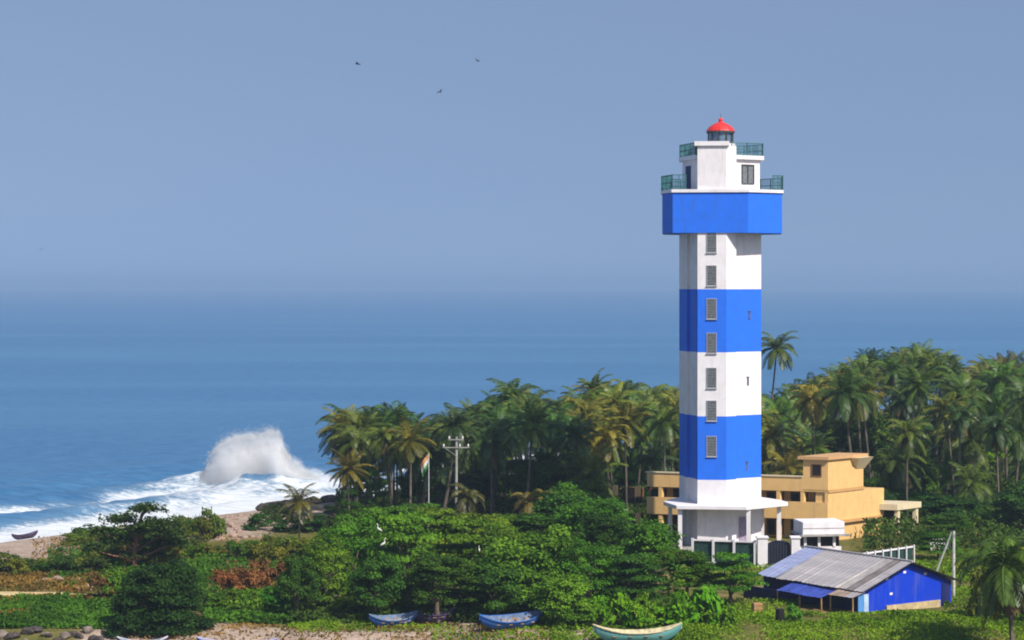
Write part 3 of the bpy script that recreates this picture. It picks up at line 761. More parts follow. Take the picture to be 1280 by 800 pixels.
# ------------------------------------------------------------------ small things round the hut
m = MB(); m.box(-.3, .3, -.25, .25, 0, .8)
for z in (.1, .4, .7): m.box(-.33, .33, -.28, -.252, z - .06, z + .06)
o = m.build("wooden_crate", M_WOOD, bevel=.015); o.location = on(946, 153); o.rotation_euler[2] = .3; tag(o, "orange wooden crate standing under the tree left of the hut", "crate")
m = MB(); m.lathe([(.26, 0), (.29, .05), (.29, .3), (.3, .32), (.29, .34), (.29, .62), (.3, .64), (.29, .66), (.28, .88), (.25, .9)], 14)
o = m.build("barrel", M_DARK); o.location = on(975, 149.5); tag(o, "black barrel in the grass before the hut", "barrel")
m = MB()
for k in range(9):
    m.box(k * .24 - 1, k * .24 - .88, -.02, .02, 0, .95 + .08 * (k % 2))
m.box(-1.05, 1.1, .021, .05, .25, .33); m.box(-1.05, 1.1, .021, .05, .7, .78)
o = m.build("picket_fence", M_WHITE); o.location = px(1178, 670, 186); o.location.z = gz(o.location.x, 186) + .2; tag(o, "short white picket fence in bushes right of the yellow house", "fence")
o.rotation_euler = (0, R(-6), R(10))

def rock(loc, r, mat, label, group, seed):
    g = np.random.default_rng(seed); bm = bmesh.new(); bmesh.ops.create_icosphere(bm, subdivisions=2, radius=1)
    axs = g.normal(size=(7, 3)); axs /= np.linalg.norm(axs, axis=1)[:, None]; cut = g.uniform(.55, .85, 7)
    s = g.uniform(.7, 1.3, 3) * r; s[2] *= .7
    for v in bm.verts:
        c = np.array(v.co)
        for a_, k in zip(axs, cut):
            t = c @ a_
            if t > k: c = c - a_ * (t - k)
        v.co = Vector(c * s)
    me = bpy.data.meshes.new("rock"); bm.to_mesh(me); bm.free(); me.materials.append(mat)
    o = bpy.data.objects.new("rock", me); COL.objects.link(o); o.location = loc; o.rotation_euler = (0, 0, g.uniform(0, 6))
    tag(o, label, "rock", group); return o
for k in range(16):
    u = 4 + k * 8.6 + rnd.uniform(-3, 3); v = on(u, rnd.uniform(143.4, 145.6)); rock(v + Vector((0, 0, .12)), rnd.uniform(.25, .52), M_ROCK if k % 3 == 0 else M_ROCKD, "brown boulder in the row along the bottom left bank", "boulders along the bank", 100 + k)
for k in range(34):
    u = 328 + k * 3.1 + rnd.uniform(-4, 4); Y = (284 - 1.76 * rnd.uniform(3, 9)) / (1 - 1.45 * (u - 640) / FPX); v = on(u, Y)
    rock(v + Vector((0, 0, .25)), rnd.uniform(.6, 1.2), M_ROCKD, "dark boulder of the sea wall left of the first palms", "dark sea wall boulders", 200 + k)
for k in range(40):
    u = rnd.uniform(228, 325); dd_ = rnd.uniform(14, 30); Y = (284 - 1.76 * dd_) / (1 - 1.45 * (u - 640) / FPX); v = on(u, Y)
    rock(v + Vector((0, 0, .05)), rnd.uniform(.2, .5), plain("pink_rubble", (.34, .23, .18), .9, .3, 2) if k == 0 else MATS["pink_rubble"], "pinkish stone in the rubble bank above the surf", "stones of the rubble bank", 300 + k)
for k in range(9):
    u = rnd.uniform(8, 150); v = on(u, rnd.uniform(164.5, 171)); rock(v + Vector((0, 0, .05)), rnd.uniform(.3, .7), MATS["pink_rubble"], "pinkish stone behind the sandy track", "stones behind the track", 400 + k)
rock(on(1040, 142.8) + Vector((0, 0, .1)), .4, MATS["weathered_concrete"], "grey stone in the grass at the bottom below the hut", None, 77)

# ------------------------------------------------------------------ breaking wave
def wave():
    g = np.random.default_rng(3)
    root = thing("breaking_wave", (PL.x, PL.y, 0), "tall white plume of a wave bursting by the shore", "wave")
    S = FPX / 274.0
    # outline of the plume: (px offset from 312, height px above 606)
    prof = [(-60, 6), (-52, 22), (-46, 38), (-36, 50), (-24, 57), (-12, 60), (2, 61), (14, 63), (26, 67), (36, 66), (41, 58), (42, 46), (47, 40), (54, 31), (66, 21), (82, 13), (98, 4)]
    pu = np.array([p[0] for p in prof]) / S; phh = np.array([p[1] for p in prof]) / S
    def top(u): return np.interp(u, pu, phh)
    mbw = MB(); us = np.linspace(-5.7, 9.4, 90); nk = 26
    for a_ in us:
        t = max(.12, top(a_)) ; w_ = .45 + .30 * t
        for k in range(nk):
            ang = math.pi * k / (nk - 1); lean = .25 * max(0, t - 2.5)
            cz = math.sin(ang) ** .75 * t; mbw.v.append((a_ + lean * .25 * math.sin(ang), -math.cos(ang) * w_ + .3 * math.sin(a_ * 1.1), cz - .3 * (k in (0, nk - 1))))
    for i_ in range(len(us) - 1):
        for k in range(nk - 1): mbw.f.append((i_ * nk + k, i_ * nk + k + 1, (i_ + 1) * nk + k + 1, (i_ + 1) * nk + k)); mbw.m.append(0)
    mbw.f.append(tuple(range(nk))); mbw.m.append(0); mbw.f.append(tuple((len(us) - 1) * nk + k for k in range(nk))); mbw.m.append(0)
    for i_ in range(len(us) - 1): mbw.f.append((i_ * nk, (i_ + 1) * nk, (i_ + 1) * nk + nk - 1, i_ * nk + nk - 1)); mbw.m.append(0)
    me = bpy.data.meshes.new("spray_body"); me.from_pydata(mbw.v, [], mbw.f)
    bm = bmesh.new(); bm.from_mesh(me); bmesh.ops.recalc_face_normals(bm, faces=bm.faces[:]); bm.to_mesh(me); bm.free()
    o = bpy.data.objects.new("spray_body", me); COL.objects.link(o); o.parent = root
    mat, nt, p = nodes_of("wave_spray")
    nt.links.new(mixc(nt, ramp(nt, noise(nt, 1.3, 6, .7), [(.35, 0), (.7, 1)]), (.84, .86, .86), (.95, .95, .92)), p.inputs['Base Color']); p.inputs['Roughness'].default_value = 1; p.inputs['Specular IOR Level'].default_value = 0
    tr = N(nt, "ShaderNodeBsdfTranslucent"); tr.inputs[0].default_value = (.9, .9, .88, 1); mx = N(nt, "ShaderNodeMixShader"); mx.inputs[0].default_value = .35
    nt.links.new(p.outputs[0], mx.inputs[1]); nt.links.new(tr.outputs[0], mx.inputs[2]); nt.links.new(mx.outputs[0], nt.nodes["Material Output"].inputs[0])
    bump(nt, p, noise(nt, 3.2, 7, .75), .3, .15)
    me.materials.append(mat)
    hull = bpy.data.meshes.new("spray_mist"); hull.from_pydata([(x * 1.12 - .1, y * 1.5, z * 1.25 + .3) for x, y, z in mbw.v], [], mbw.f)
    bm = bmesh.new(); bm.from_mesh(hull); bmesh.ops.recalc_face_normals(bm, faces=bm.faces[:]); bm.to_mesh(hull); bm.free()
    mist = bpy.data.objects.new("spray_mist", hull); COL.objects.link(mist); mist.parent = root; mist['kind'] = "stuff"
    for v in me.vertices: v.co = (v.co.x * .90 + .25, v.co.y * .55, v.co.z * .74)
    vm = bpy.data.materials.new("spray_mist"); vm.use_nodes = True; vt = vm.node_tree; vt.nodes.clear()
    vo = vt.nodes.new("ShaderNodeOutputMaterial"); vv = vt.nodes.new("ShaderNodeVolumePrincipled"); vv.inputs['Color'].default_value = (1, 1, 1, 1); vv.inputs['Anisotropy'].default_value = 0
    tcv = N(vt, "ShaderNodeTexCoord"); sp = N(vt, "ShaderNodeSeparateXYZ"); vt.links.new(tcv.outputs['Object'], sp.inputs[0])
    def mth(op, a, b=None, c=None):
        n_ = N(vt, "ShaderNodeMath", operation=op)
        for k_, x_ in enumerate((a, b, c)):
            if x_ is None: continue
            if isinstance(x_, (int, float)): n_.inputs[k_].default_value = x_
            else: vt.links.new(x_, n_.inputs[k_])
        return n_.outputs[0]
    un = mth('MULTIPLY_ADD', sp.outputs[0], 1 / 16.0, 7.0 / 16)                 # height of the plume along its length
    hgt = ramp(vt, un, [((a_ + 7) / 16, float(top(a_)) / 8) for a_ in np.linspace(-6.2, 8.8, 24)])
    big_n = noise(vt, .55, 2, .5); fine_n = noise(vt, 1.5, 7, .72)
    f_ = mth('MULTIPLY_ADD', hgt, 8.0, mth('MULTIPLY_ADD', big_n, 3.0, -.75))
    f_ = mth('SUBTRACT', f_, sp.outputs[2]); f_ = mth('SUBTRACT', f_, mth('MULTIPLY', mth('ABSOLUTE', sp.outputs[1]), .75))
    f_ = mth('ADD', f_, mth('MULTIPLY_ADD', fine_n, 5.0, -2.5))
    den = mth('MULTIPLY', mth('MINIMUM', mth('MAXIMUM', f_, 0.0), 1.6), .9)
    dmul = N(vt, "ShaderNodeMath", operation='MULTIPLY'); vt.links.new(den, dmul.inputs[0]); dmul.inputs[1].default_value = .85
    vt.links.new(dmul.outputs[0], vv.inputs['Density']); vt.links.new(vv.outputs[0], vo.inputs['Volume']); hull.materials.append(vm)
    rm = o.modifiers.new("merge", 'REMESH'); rm.mode = 'VOXEL'; rm.voxel_size = .10; rm.use_smooth_shade = True
    tx = bpy.data.textures.new("spray_lumps", 'CLOUDS'); tx.noise_scale = .9; tx.noise_depth = 6
    dm = o.modifiers.new("lumps", 'DISPLACE'); dm.texture = tx; dm.strength = 1.5; dm.mid_level = .62
    tx2 = bpy.data.textures.new("spray_shreds", 'CLOUDS'); tx2.noise_scale = .3; tx2.noise_depth = 6
    dm2 = o.modifiers.new("shreds", 'DISPLACE'); dm2.texture = tx2; dm2.strength = .45; dm2.mid_level = .5
    # fine drops round the outline and thrown off the crest
    K = 9000
    u = g.uniform(-6.3, 9.8, K); t = top(u)
    h = t * (g.uniform(0, 1, K) ** .45) * g.uniform(.9, 1.07, K) + g.exponential(.12, K) * (t > 2); y = g.normal(size=K) * (.8 + .24 * t)
    u = u + g.normal(size=K) * .12 - (t > 3) * g.exponential(.25, K) * .6
    hole = ((u < 0.6) & (u > -4.2) & (h < 1.7)) | ((u > 1.9) & (u < 3.4) & (h > 1.4) & (h < 2.9) )
    keep = ~hole; u, h, y = u[keep], h[keep], y[keep]; K = len(u)
    M_ = 5000; u2 = g.uniform(-5.6, 5.2, M_); t2 = top(u2)
    u = np.concatenate([u, u2 - g.exponential(.3, M_) * .5]); h = np.concatenate([h, t2 * g.uniform(.92, 1.0, M_) + g.exponential(.30, M_) * np.clip(t2 / 5, .1, 1)]); y = np.concatenate([y, g.normal(size=M_) * (.5 + .12 * t2)]); K = len(u)
    s = g.uniform(.025, .06, K)
    a = g.normal(size=(K, 3)); a /= np.linalg.norm(a, axis=1)[:, None]; b = np.cross(a, g.normal(size=(K, 3))); b /= np.linalg.norm(b, axis=1)[:, None]; c = np.cross(a, b)
    P = np.stack([u, y, np.maximum(h, .1)], -1)
    V = np.stack([P + a * s[:, None], P + b * s[:, None], P + c * s[:, None], P - (a + b + c) * s[:, None] * .6], 1).reshape(-1, 3)
    i = np.arange(K)[:, None] * 4
    F = np.concatenate([i + np.array([[0, 1, 2]]), i + np.array([[0, 3, 1]]), i + np.array([[1, 3, 2]]), i + np.array([[2, 3, 0]])])
    dmat, nt, p = nodes_of("spray_drop"); p.inputs['Base Color'].default_value = (.9, .9, .88, 1); p.inputs['Roughness'].default_value = 1
    tr = N(nt, "ShaderNodeBsdfTranslucent"); tr.inputs[0].default_value = (.9, .9, .88, 1); mx = N(nt, "ShaderNodeMixShader"); mx.inputs[0].default_value = .5
    nt.links.new(p.outputs[0], mx.inputs[1]); nt.links.new(tr.outputs[0], mx.inputs[2]); nt.links.new(mx.outputs[0], nt.nodes["Material Output"].inputs[0])
    d = np_mesh("spray_drops", V, F, dmat, root); d['kind'] = "stuff"
wave()

# ------------------------------------------------------------------ plants
def leaf_quads(P, Nn, size, g, asp=.55):
    K = len(P)
    t = np.cross(Nn, g.normal(size=(K, 3))); t /= np.linalg.norm(t, axis=1)[:, None] + 1e-9; b = np.cross(Nn, t)
    s = size[:, None]
    V = np.stack([P - t * s, P + b * s * asp - t * s * .1, P + t * s, P - b * s * asp - t * s * .1], 1).reshape(-1, 3)
    return V, np.arange(4 * K).reshape(K, 4)

def crown_mesh(seed, rx, rz, nclump, leaves, tiers=False, leafs=(.16, .34), low=.0, rag=1.0):
    """clumps of leaf blades through an uneven crown; origin at the crown's base centre"""
    g = np.random.default_rng(seed); Ps, Ns, Ss, Ts, cents = [], [], [], [], []
    lob = g.uniform(.65, 1.15, 7); la = g.uniform(0, 6.28)
    for k in range(nclump):
        az = g.uniform(0, 2 * np.pi); lobe = np.interp((az + la) % 6.2832, np.linspace(0, 6.2832, 8), np.append(lob, lob[0]))
        if tiers:
            lev = k % tiers; zf = (lev + .5) / tiers; rr = (1.05 - .65 * zf) * math.sqrt(g.uniform(.02, 1)); z = rz * zf + g.normal() * .10
        else:
            el = math.asin(g.uniform(low, 1)); rad = g.uniform(.55, 1.0) ** .6; rr = math.cos(el) ** .7 * rad; z = rz * math.sin(el) * rad * (.8 + .35 * lobe)
        cx, cy = rx * rr * lobe * math.cos(az), rx * rr * lobe * math.sin(az)
        cents.append((cx, cy, z))
        cr = g.uniform(.5, 1.0) * rag * (rx / 3.5) ** .5; fl = .28 if tiers else g.uniform(.55, .9)
        K = int(leaves * cr ** 1.3)
        n = g.normal(size=(K, 3)); n /= np.linalg.norm(n, axis=1)[:, None]; n[:, 2] = np.where(n[:, 2] < -.15, -n[:, 2] * .8, n[:, 2])
        rad = cr * np.where(g.uniform(0, 1, K) < .16, g.uniform(1.0, 1.55, K), g.uniform(.5, 1.05, K))[:, None]
        P = np.array([[cx, cy, z]]) + n * rad * np.array([[1.15, 1.15, fl]])
        nn = n * np.array([[.7, .7, 1]]) + np.array([[0, 0, .55]]) + g.normal(size=(K, 3)) * .38; nn /= np.linalg.norm(nn, axis=1)[:, None]
        Ps.append(P); Ns.append(nn); Ss.append(g.uniform(*leafs, K)); Ts.append(np.clip(g.normal(.5, .2, K) + g.normal() * .22, 0, 1))
    P, n, s, t = np.concatenate(Ps), np.concatenate(Ns), np.concatenate(Ss), np.concatenate(Ts)
    V, F = leaf_quads(P, n, s, g)
    return V, F, t, cents

def tree_proto(name, seed, rx, rz, trunk_h, nclump=46, leaves=150, tiers=False, leafs=(.16, .34), tr=.2, mat=None, cat="tree", low=0, rag=1.0):
    root = thing(name, (0, -4000, 0), "tree", cat)
    V, F, t, cents = crown_mesh(seed, rx, rz, nclump, leaves, tiers, leafs, low, rag); V = V + np.array([[0, 0, trunk_h]])
    np_mesh("crown", V, F, mat or M_LEAF, root, tone=t)
    m = MB(); g = random.Random(seed)
    m.tube([(0, 0, -.3), (g.uniform(-.15, .15), g.uniform(-.15, .15), trunk_h * .6), (g.uniform(-.3, .3), g.uniform(-.3, .3), trunk_h + rz * .35)], [tr * 1.3, tr, tr * .5], 7)
    for c in g.sample(cents, min(11, len(cents))):
        b = Vector((0, 0, trunk_h * g.uniform(.55, 1.0))); e = Vector(c) * .95 + Vector((0, 0, trunk_h)); mid = (b + e) / 2 + Vector((0, 0, -.2 if tiers else .25))
        m.tube([b, mid, e], [tr * .45, tr * .3, tr * .1], 5)
    m.build("trunk", M_BARK, root)
    return root

PROTOS = []
def proto(*a, **k):
    p = tree_proto(*a, **k); PROTOS.append(p); return p
BROAD = [proto("broadleaf_tree", 21 + i, 3.6, 3.2 + .35 * (i % 4), (2.5, 1.8, 2.2, 2.8)[i % 4], (66, 88, 52, 74)[i % 4], (330, 300, 300, 300)[i % 4], low=(-.15, -.3, -.2, -.05)[i % 4], leafs=((.10, .22), (.08, .17), (.14, .27), (.10, .2))[i % 4], rag=(1.0, .8, 1.25, .9)[i % 4]) for i in range(8)]
TIER = [proto("tiered_tree", 41, 3.4, 4.2, 1.2, 54, 280, tiers=5, leafs=(.10, .22)), proto("tiered_tree", 42, 3.6, 3.6, 1.4, 52, 280, tiers=4, leafs=(.10, .22))]
SHRUB = [proto("shrub", 51 + i, 1.7, 1.4, .15, 20, 190, cat="shrub", tr=.06, leafs=(.1, .22), low=-.1) for i in range(3)]
ROUND = [proto("round_bush", 61, 3.2, 4.4, .35, 175, 430, cat="bush", leafs=(.09, .19), low=-.14, tr=.15, rag=1.0)]
WEED = [proto("broad_leaved_plant", 71 + i, 1.3, 1.3, .1, 16, 60, cat="plant", tr=.04, leafs=(.2, .42)) for i in range(2)]

def put(pool, u, topv, Y, width, color, label, group=None, hmin=1.0, cat=None):
    """plant a copy: pixel column, pixel row of its top, distance, crown width in metres"""
    src = rnd.choice(pool); b = on(u, Y); zt = CAM_Z - (topv - HOR) / FPX * Y; h = max(hmin, zt - b.z)
    c = [o for o in kids_cache(src) if o.name.startswith("crown")][0]
    bb = c.bound_box; H0 = max(v[2] for v in bb); W0 = max(v[0] for v in bb) - min(v[0] for v in bb)
    r, parts = copy_thing(src, b, rnd.uniform(0, 6.28), (width / W0, width / W0, h / H0), label, group, cat)
    for o in parts:
        if o.name.startswith("crown"): kk = rnd.uniform(.75, 1.25); o.color = (color[0] * kk * rnd.uniform(.8, 1.25), color[1] * kk, color[2] * kk, 1)
    return r
KC = {}
def kids_cache(o):
    if o.name not in KC: KC[o.name] = kids(o)
    return KC[o.name]

G1, G2, G3, G4 = (.072, .165, .012), (.036, .100, .012), (.110, .200, .014), (.040, .075, .015)
OLV, DRY, YEL = (.10, .13, .018), (.17, .085, .035), (.17, .20, .018)

# front belt of broadleaf trees: every entry is (column, top row, distance, width, colour, label)
front = [
 (405, 668, 154, 5.4, G1, "bright green leafy tree at the left end of the tree belt"),
 (440, 640, 160, 6.6, G1, "leafy tree just right of the small dune palm"),
 (372, 690, 151, 3.6, G2, "small dark leafy tree at the left foot of the tree belt"),
 (470, 690, 150, 5.2, G2, "dark leafy tree overhanging the small blue boat"),
 (512, 640, 156, 7.6, G1, "broad green tree in front of the flagpole"),
 (548, 690, 149.5, 6.0, G2, "dark spreading tree over the purple boat"),
 (585, 645, 158, 7.4, G1, "broad green tree below the utility pole"),
 (640, 668, 151, 7.0, G1, "wide tree overhanging the bright blue boat"),
 (622, 700, 149, 4.8, G2, "low dark tree behind the bright blue boat"),
 (690, 650, 156, 6.6, G1, "green tree right of the bright blue boat"),
 (735, 668, 153, 6.4, G1, "green tree above the pale timber boat"),
 (700, 715, 147.5, 4.4, G3, "low light green tree between the blue and the pale boat"),
 (790, 690, 152, 5.2, G2, "dark tree between the belt and the bright shrubs"),
 (815, 645, 165, 5.6, G1, "leafy tree at the left corner of the lighthouse base"),
 (858, 684, 160, 5.0, G1, "low tree in front of the lighthouse base"),
 (912, 690, 157, 5.2, G1, "spreading tree just left of the hut roof"),
 (760, 640, 170, 6.2, G2, "dark tree left of the thin pale post"),
]
for u, t, Y, w, c, lab in front:
    put(TIER if rnd.random() < .12 else BROAD, u, t, Y, w, c, lab, "broadleaf trees of the front belt")
back = [(455, 622, 178), (490, 632, 172), (540, 634, 182), (592, 640, 176), (630, 646, 170), (680, 640, 184), (715, 612, 186), (745, 622, 178), (785, 655, 174), (520, 628, 192), (640, 640, 186), (700, 600, 198), (735, 596, 202), (425, 640, 168)]
for k, (u, t, Y) in enumerate(back):
    put(BROAD + TIER, u, t, Y, rnd.uniform(6, 7.6), rnd.choice([G1, G2, G3]), "leafy green tree in the second row between belt and palms", "broadleaf trees behind the front belt")
# bright shrubs at the grass edge
for k in range(15):
    u = 690 + k * 14.5 + rnd.uniform(-5, 5)
    put(SHRUB + WEED, u, 738 + rnd.uniform(-8, 16), rnd.uniform(146.5, 150), rnd.uniform(2.0, 3.2), (.105, .26, .010), "bright green shrub in the row along the grass edge", "bright shrubs along the grass")
put(SHRUB, 992, 752, 149.8, 1.6, (.08, .2, .02), "small green bush by the black barrel before the hut")
# round dark bush and the rough ground on the left
for k in range(7):
    put(SHRUB, 152 + k * 16, 762 + rnd.uniform(-6, 6), rnd.uniform(144.6, 146.6), 2.6, (.022, .06, .012), "dark shrub under the edge of the large round bush", "dark shrubs under the round bush")
put(ROUND, 202, 697, 147, 7.0, (.026, .072, .013), "large round dark green bush alone at the bottom left")
for k in range(13):
    put(SHRUB, 2 + k * 9.5 + rnd.uniform(-4, 4), 692 + rnd.uniform(-6, 14), rnd.uniform(171, 178), rnd.uniform(2.4, 3.6), rnd.choice([(.035, .10, .012), G4, OLV]), "low dark shrub in the hedge behind the sandy track", "shrubs of the left hedge")
for k in range(9):
    put(SHRUB, 285 + k * 9 + rnd.uniform(-4, 4), 696 + rnd.uniform(-6, 18), rnd.uniform(160, 171), rnd.uniform(2.0, 3.2), rnd.choice([DRY, (.19, .075, .03), (.16, .075, .03), G2]), "reddish brown dry shrub left of the tree belt", "dry brown shrubs")
for k in range(8):
    put(SHRUB, 330 + k * 9 + rnd.uniform(-4, 4), 664 + rnd.uniform(-4, 14), rnd.uniform(176, 186), rnd.uniform(2.2, 3.4), rnd.choice([YEL, OLV, (.15, .2, .02)]), "yellow green shrub on the dune at the foot of the small palm", "yellow green dune shrubs")
for k in range(12):
    put(SHRUB, 326 + k * 9 + rnd.uniform(-4, 4), 636 + rnd.uniform(-3, 12), rnd.uniform(200, 222), rnd.uniform(2.6, 3.8), rnd.choice([G4, (.028, .05, .014), G2]), "dark shrub on the dune crest beside the sea wall", "dark shrubs on the dune crest")
for k in range(14):
    put(SHRUB, 112 + k * 9.5 + rnd.uniform(-6, 6), 668 + rnd.uniform(-4, 24), rnd.uniform(178, 194), rnd.uniform(1.8, 3.2), rnd.choice([G4, G1, OLV, OLV, DRY]), "scrubby shrub on the sand round the flat topped tree", "scrub round the flat topped tree")
for k in range(10):
    put(SHRUB, 120 + k * 12 + rnd.uniform(-6, 6), 705 + rnd.uniform(-4, 16), rnd.uniform(158, 170), rnd.uniform(2.0, 3.0), rnd.choice([G2, OLV, DRY, G1]), "shrub between the sandy track and the round bush", "shrubs behind the round bush")
for k in range(8):
    put(SHRUB, 262 + k * 13 + rnd.uniform(-4, 4), 728 + rnd.uniform(-6, 10), rnd.uniform(152, 158), rnd.uniform(2.2, 3.4), rnd.choice([(.04, .15, .01), G1, G1]), "green shrub right of the round bush above the sand", "green shrubs right of the round bush")

for k in range(12):
    put(SHRUB, 232 + k * 8 + rnd.uniform(-4, 4), 676 + rnd.uniform(-6, 12), rnd.uniform(182, 192), rnd.uniform(1.4, 2.8), rnd.choice([G1, OLV, (.05, .11, .012)]), "small green shrub on the rubble bank below the wave", "small shrubs on the rubble bank")
for k in range(30):
    put(SHRUB, 92 + k * 6.0 + rnd.uniform(-5, 5), 664 - k * .9 + rnd.uniform(-5, 10), rnd.uniform(192, 206), rnd.uniform(1.8, 3.4), rnd.choice([G4, G1, OLV, (.05, .11, .012)]), "low green scrub at the top of the beach near the surf", "scrub at the top of the beach")
# flat-topped tree on the dune, hand placed tiers
def flat_tree():
    b = on(168, 178); root = thing("flat_topped_tree", b, "flat topped tree with spreading leaf layers before the surf", "tree")
    g = np.random.default_rng(8); Ps, Ns, Ss = [], [], []; m = MB()
    sc_ = FPX / 178.0
    tiers = [(184, 636, 22, 5), (150, 652, 26, 6), (196, 654, 28, 5), (128, 664, 18, 5), (172, 662, 20, 5), (212, 664, 22, 6), (150, 676, 24, 6), (196, 680, 26, 7), (120, 684, 18, 6), (226, 676, 16, 5), (170, 694, 30, 8)]
    m.tube([(0, 0, -.3), (.1, 0, 2.2), (.6, 0, 4.4), (.9, 0, CAM_Z - (637 - HOR) / sc_ - b.z)], [.22, .17, .11, .04], 7)
    for u, v, w, hh in tiers:
        c = px(u, v, 178) - b; c.y = g.uniform(-1.2, 1.2); K = int(w * 34)
        n = g.normal(size=(K, 3)); n /= np.linalg.norm(n, axis=1)[:, None]; n[:, 2] = np.abs(n[:, 2]) - .25
        ed = 1 + .35 * np.sin(3 * np.arctan2(n[:, 1], n[:, 0]) + u) + .2 * np.sin(7 * np.arctan2(n[:, 1], n[:, 0]) + v)
        P = np.array([list(c)]) + n * np.array([[w / sc_, w / sc_ * .9, 1.7 * hh / sc_]]) * (g.uniform(.1, 1.0, K) ** .7 * ed)[:, None] + g.normal(size=(K, 3)) * .12
        nn = np.array([[0, 0, 1.0]]) + g.normal(size=(K, 3)) * .45; nn /= np.linalg.norm(nn, axis=1)[:, None]
        Ps.append(P); Ns.append(nn); Ss.append(g.uniform(.1, .22, K))
        m.tube([(.15, 0, max(.8, c.z - 1.6)), (c.x * .55 + .1, c.y * .5, c.z - .6), (c.x, c.y, c.z - .08)], [.10, .07, .03], 5)
    V, F = leaf_quads(np.concatenate(Ps), np.concatenate(Ns), np.concatenate(Ss), g)
    c = np_mesh("crown", V, F, M_LEAF, root, tone=g.uniform(0, 1, len(F))); c.color = (.045, .085, .018, 1)
    m.build("trunk", plain("reddish_bark", (.26, .13, .08), .9, .4, 3), root)
flat_tree()

# ---- palms
def palm_proto(seed, nf=24, dead=4, L=3.7, droop=1.0):
    g = np.random.default_rng(seed); root = thing("coconut_palm", (0, -4000, 0), "palm", "palm tree")
    def fronds(n, e_hi, e_lo, Lm, dr, hang):
        VV, FF, TT, o = [], [], [], 0
        for i in range(n):
            az = i * 2.39996 + g.normal() * .15; f = (i + .5) / n
            el = e_hi + (e_lo - e_hi) * f + g.normal() * .1; Lf = Lm * g.uniform(.85, 1.1) * (1 - .12 * (f > .85))
            ns = 17; ds = Lf / ns; p = np.array([0, 0, .05]); tone = np.clip(.66 - .45 * f + g.normal() * .24, 0, 1)  # random tone, lighter on upper fronds; highlights and shade are put into it
            pts, tans = [], []
            side = np.array([-math.sin(az), math.cos(az), 0.0])
            for k in range(ns + 1):
                t = np.array([math.cos(az) * math.cos(el), math.sin(az) * math.cos(el), math.sin(el)])
                pts.append(p.copy()); tans.append(t); p = p + t * ds; el -= dr * (.055 + .11 * k / ns) * (1.15 if el > -1.2 else 0)
            for k in range(ns):          # rachis
                w = .05 * (1 - k / ns) + .012; up = np.cross(tans[k], side)
                VV += [pts[k] - side * w, pts[k] + side * w, pts[k + 1] + side * w * .9, pts[k + 1] - side * w * .9]
                FF.append([o, o + 1, o + 2, o + 3]); TT.append(min(1, tone + .3)); o += 4
            for k in range(2, ns + 1):
                for half in (0, .33, .66):
                    kk = k - half; s = kk / ns; a = pts[k] - tans[k] * ds * half
                    ll = .86 * math.sin(math.pi * min(1, .16 + .80 * s)) ** .7 * Lm / 3.9
                    for sg in (-1, 1):
                        d = side * sg * .75 + tans[k] * .5 + np.array([0, 0, -hang * g.uniform(.3, 1.2)]) ; d /= np.linalg.norm(d)
                        wv = tans[k] * .042
                        m_ = a + d * ll * .55; e = a + d * ll + np.array([0, 0, -ll * .22 * hang])
                        VV += [a - wv * .6, m_ - wv, e, m_ + wv]; FF.append([o, o + 1, o + 2, o + 3]); o += 4
                        TT.append(np.clip(tone + g.normal() * .12, 0, 1))
        return np.array(VV), np.array(FF), np.array(TT)
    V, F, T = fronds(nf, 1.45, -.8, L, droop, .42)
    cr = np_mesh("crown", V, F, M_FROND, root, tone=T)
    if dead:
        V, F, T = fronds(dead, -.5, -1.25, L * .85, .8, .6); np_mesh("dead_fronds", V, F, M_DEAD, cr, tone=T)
    m = MB()
    for k in range(9):
        a = k * 2.4; r = .28 + .08 * (k % 3); z = -.25 - .13 * (k % 3)
        m.lathe([(.02, z - .14), (.11, z - .08), (.13, z), (.1, z + .1), (.02, z + .14)], 6, r * math.cos(a), r * math.sin(a))
    m.build("coconuts", M_COCO, cr, smooth=True)
    # trunk one unit long: stretched to each palm's height
    t = MB(); gg = random.Random(seed); bx, by = gg.uniform(-.5, .5), gg.uniform(-.5, .5)
    pts = [(bx * ((1 - s) ** 2), by * ((1 - s) ** 2), -s_ ) for s, s_ in ((1 - q / 10, q / 10) for q in range(11))]
    pts = [(bx * (q / 10) ** 2 * 1.6, by * (q / 10) ** 2 * 1.6, -q / 10) for q in range(11)]
    t.tube(pts, [.10 + .04 * q / 10 + (.08 if q == 10 else 0) for q in range(11)], 7); t.build("trunk", M_PALMBARK, root)
    return root
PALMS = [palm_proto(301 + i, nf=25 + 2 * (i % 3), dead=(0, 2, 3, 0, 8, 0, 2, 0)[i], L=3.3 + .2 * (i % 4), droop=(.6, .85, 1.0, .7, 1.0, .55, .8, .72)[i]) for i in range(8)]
PG = [(.070, .125, .018), (.048, .100, .020), (.105, .150, .020), (.036, .076, .020), (.085, .140, .016)]
PO = [(.16, .165, .022), (.13, .155, .018), (.19, .165, .026)]
def palm(u, topv, Y, color, label, group=None, size=1.0, pool=None):
    src = rnd.choice(pool or PALMS); b = on(u, Y)
    zt = CAM_Z - (topv - HOR) / FPX * Y; zc = zt - 2.3 * size      # crown heart sits below its topmost frond
    zc = max(zc, b.z + 1.2)
    r, parts = copy_thing(src, (b.x, b.y, zc), rnd.uniform(0, 6.28), size, label, group)
    r.rotation_euler = (rnd.uniform(-.1, .1), rnd.uniform(-.1, .1), r.rotation_euler[2])
    for o in parts:
        if o.name.startswith("crown"): o.color = (*[x * rnd.uniform(.85, 1.18) for x in color], 1)
        if o.name.startswith("crown"): o.rotation_euler = (rnd.uniform(-.22, .22), rnd.uniform(-.22, .22), rnd.uniform(0, 6.28))
        if o.name.startswith("trunk"): o.scale = (1 / 1, 1 / 1, (zc - b.z + .25) / size)
    return r

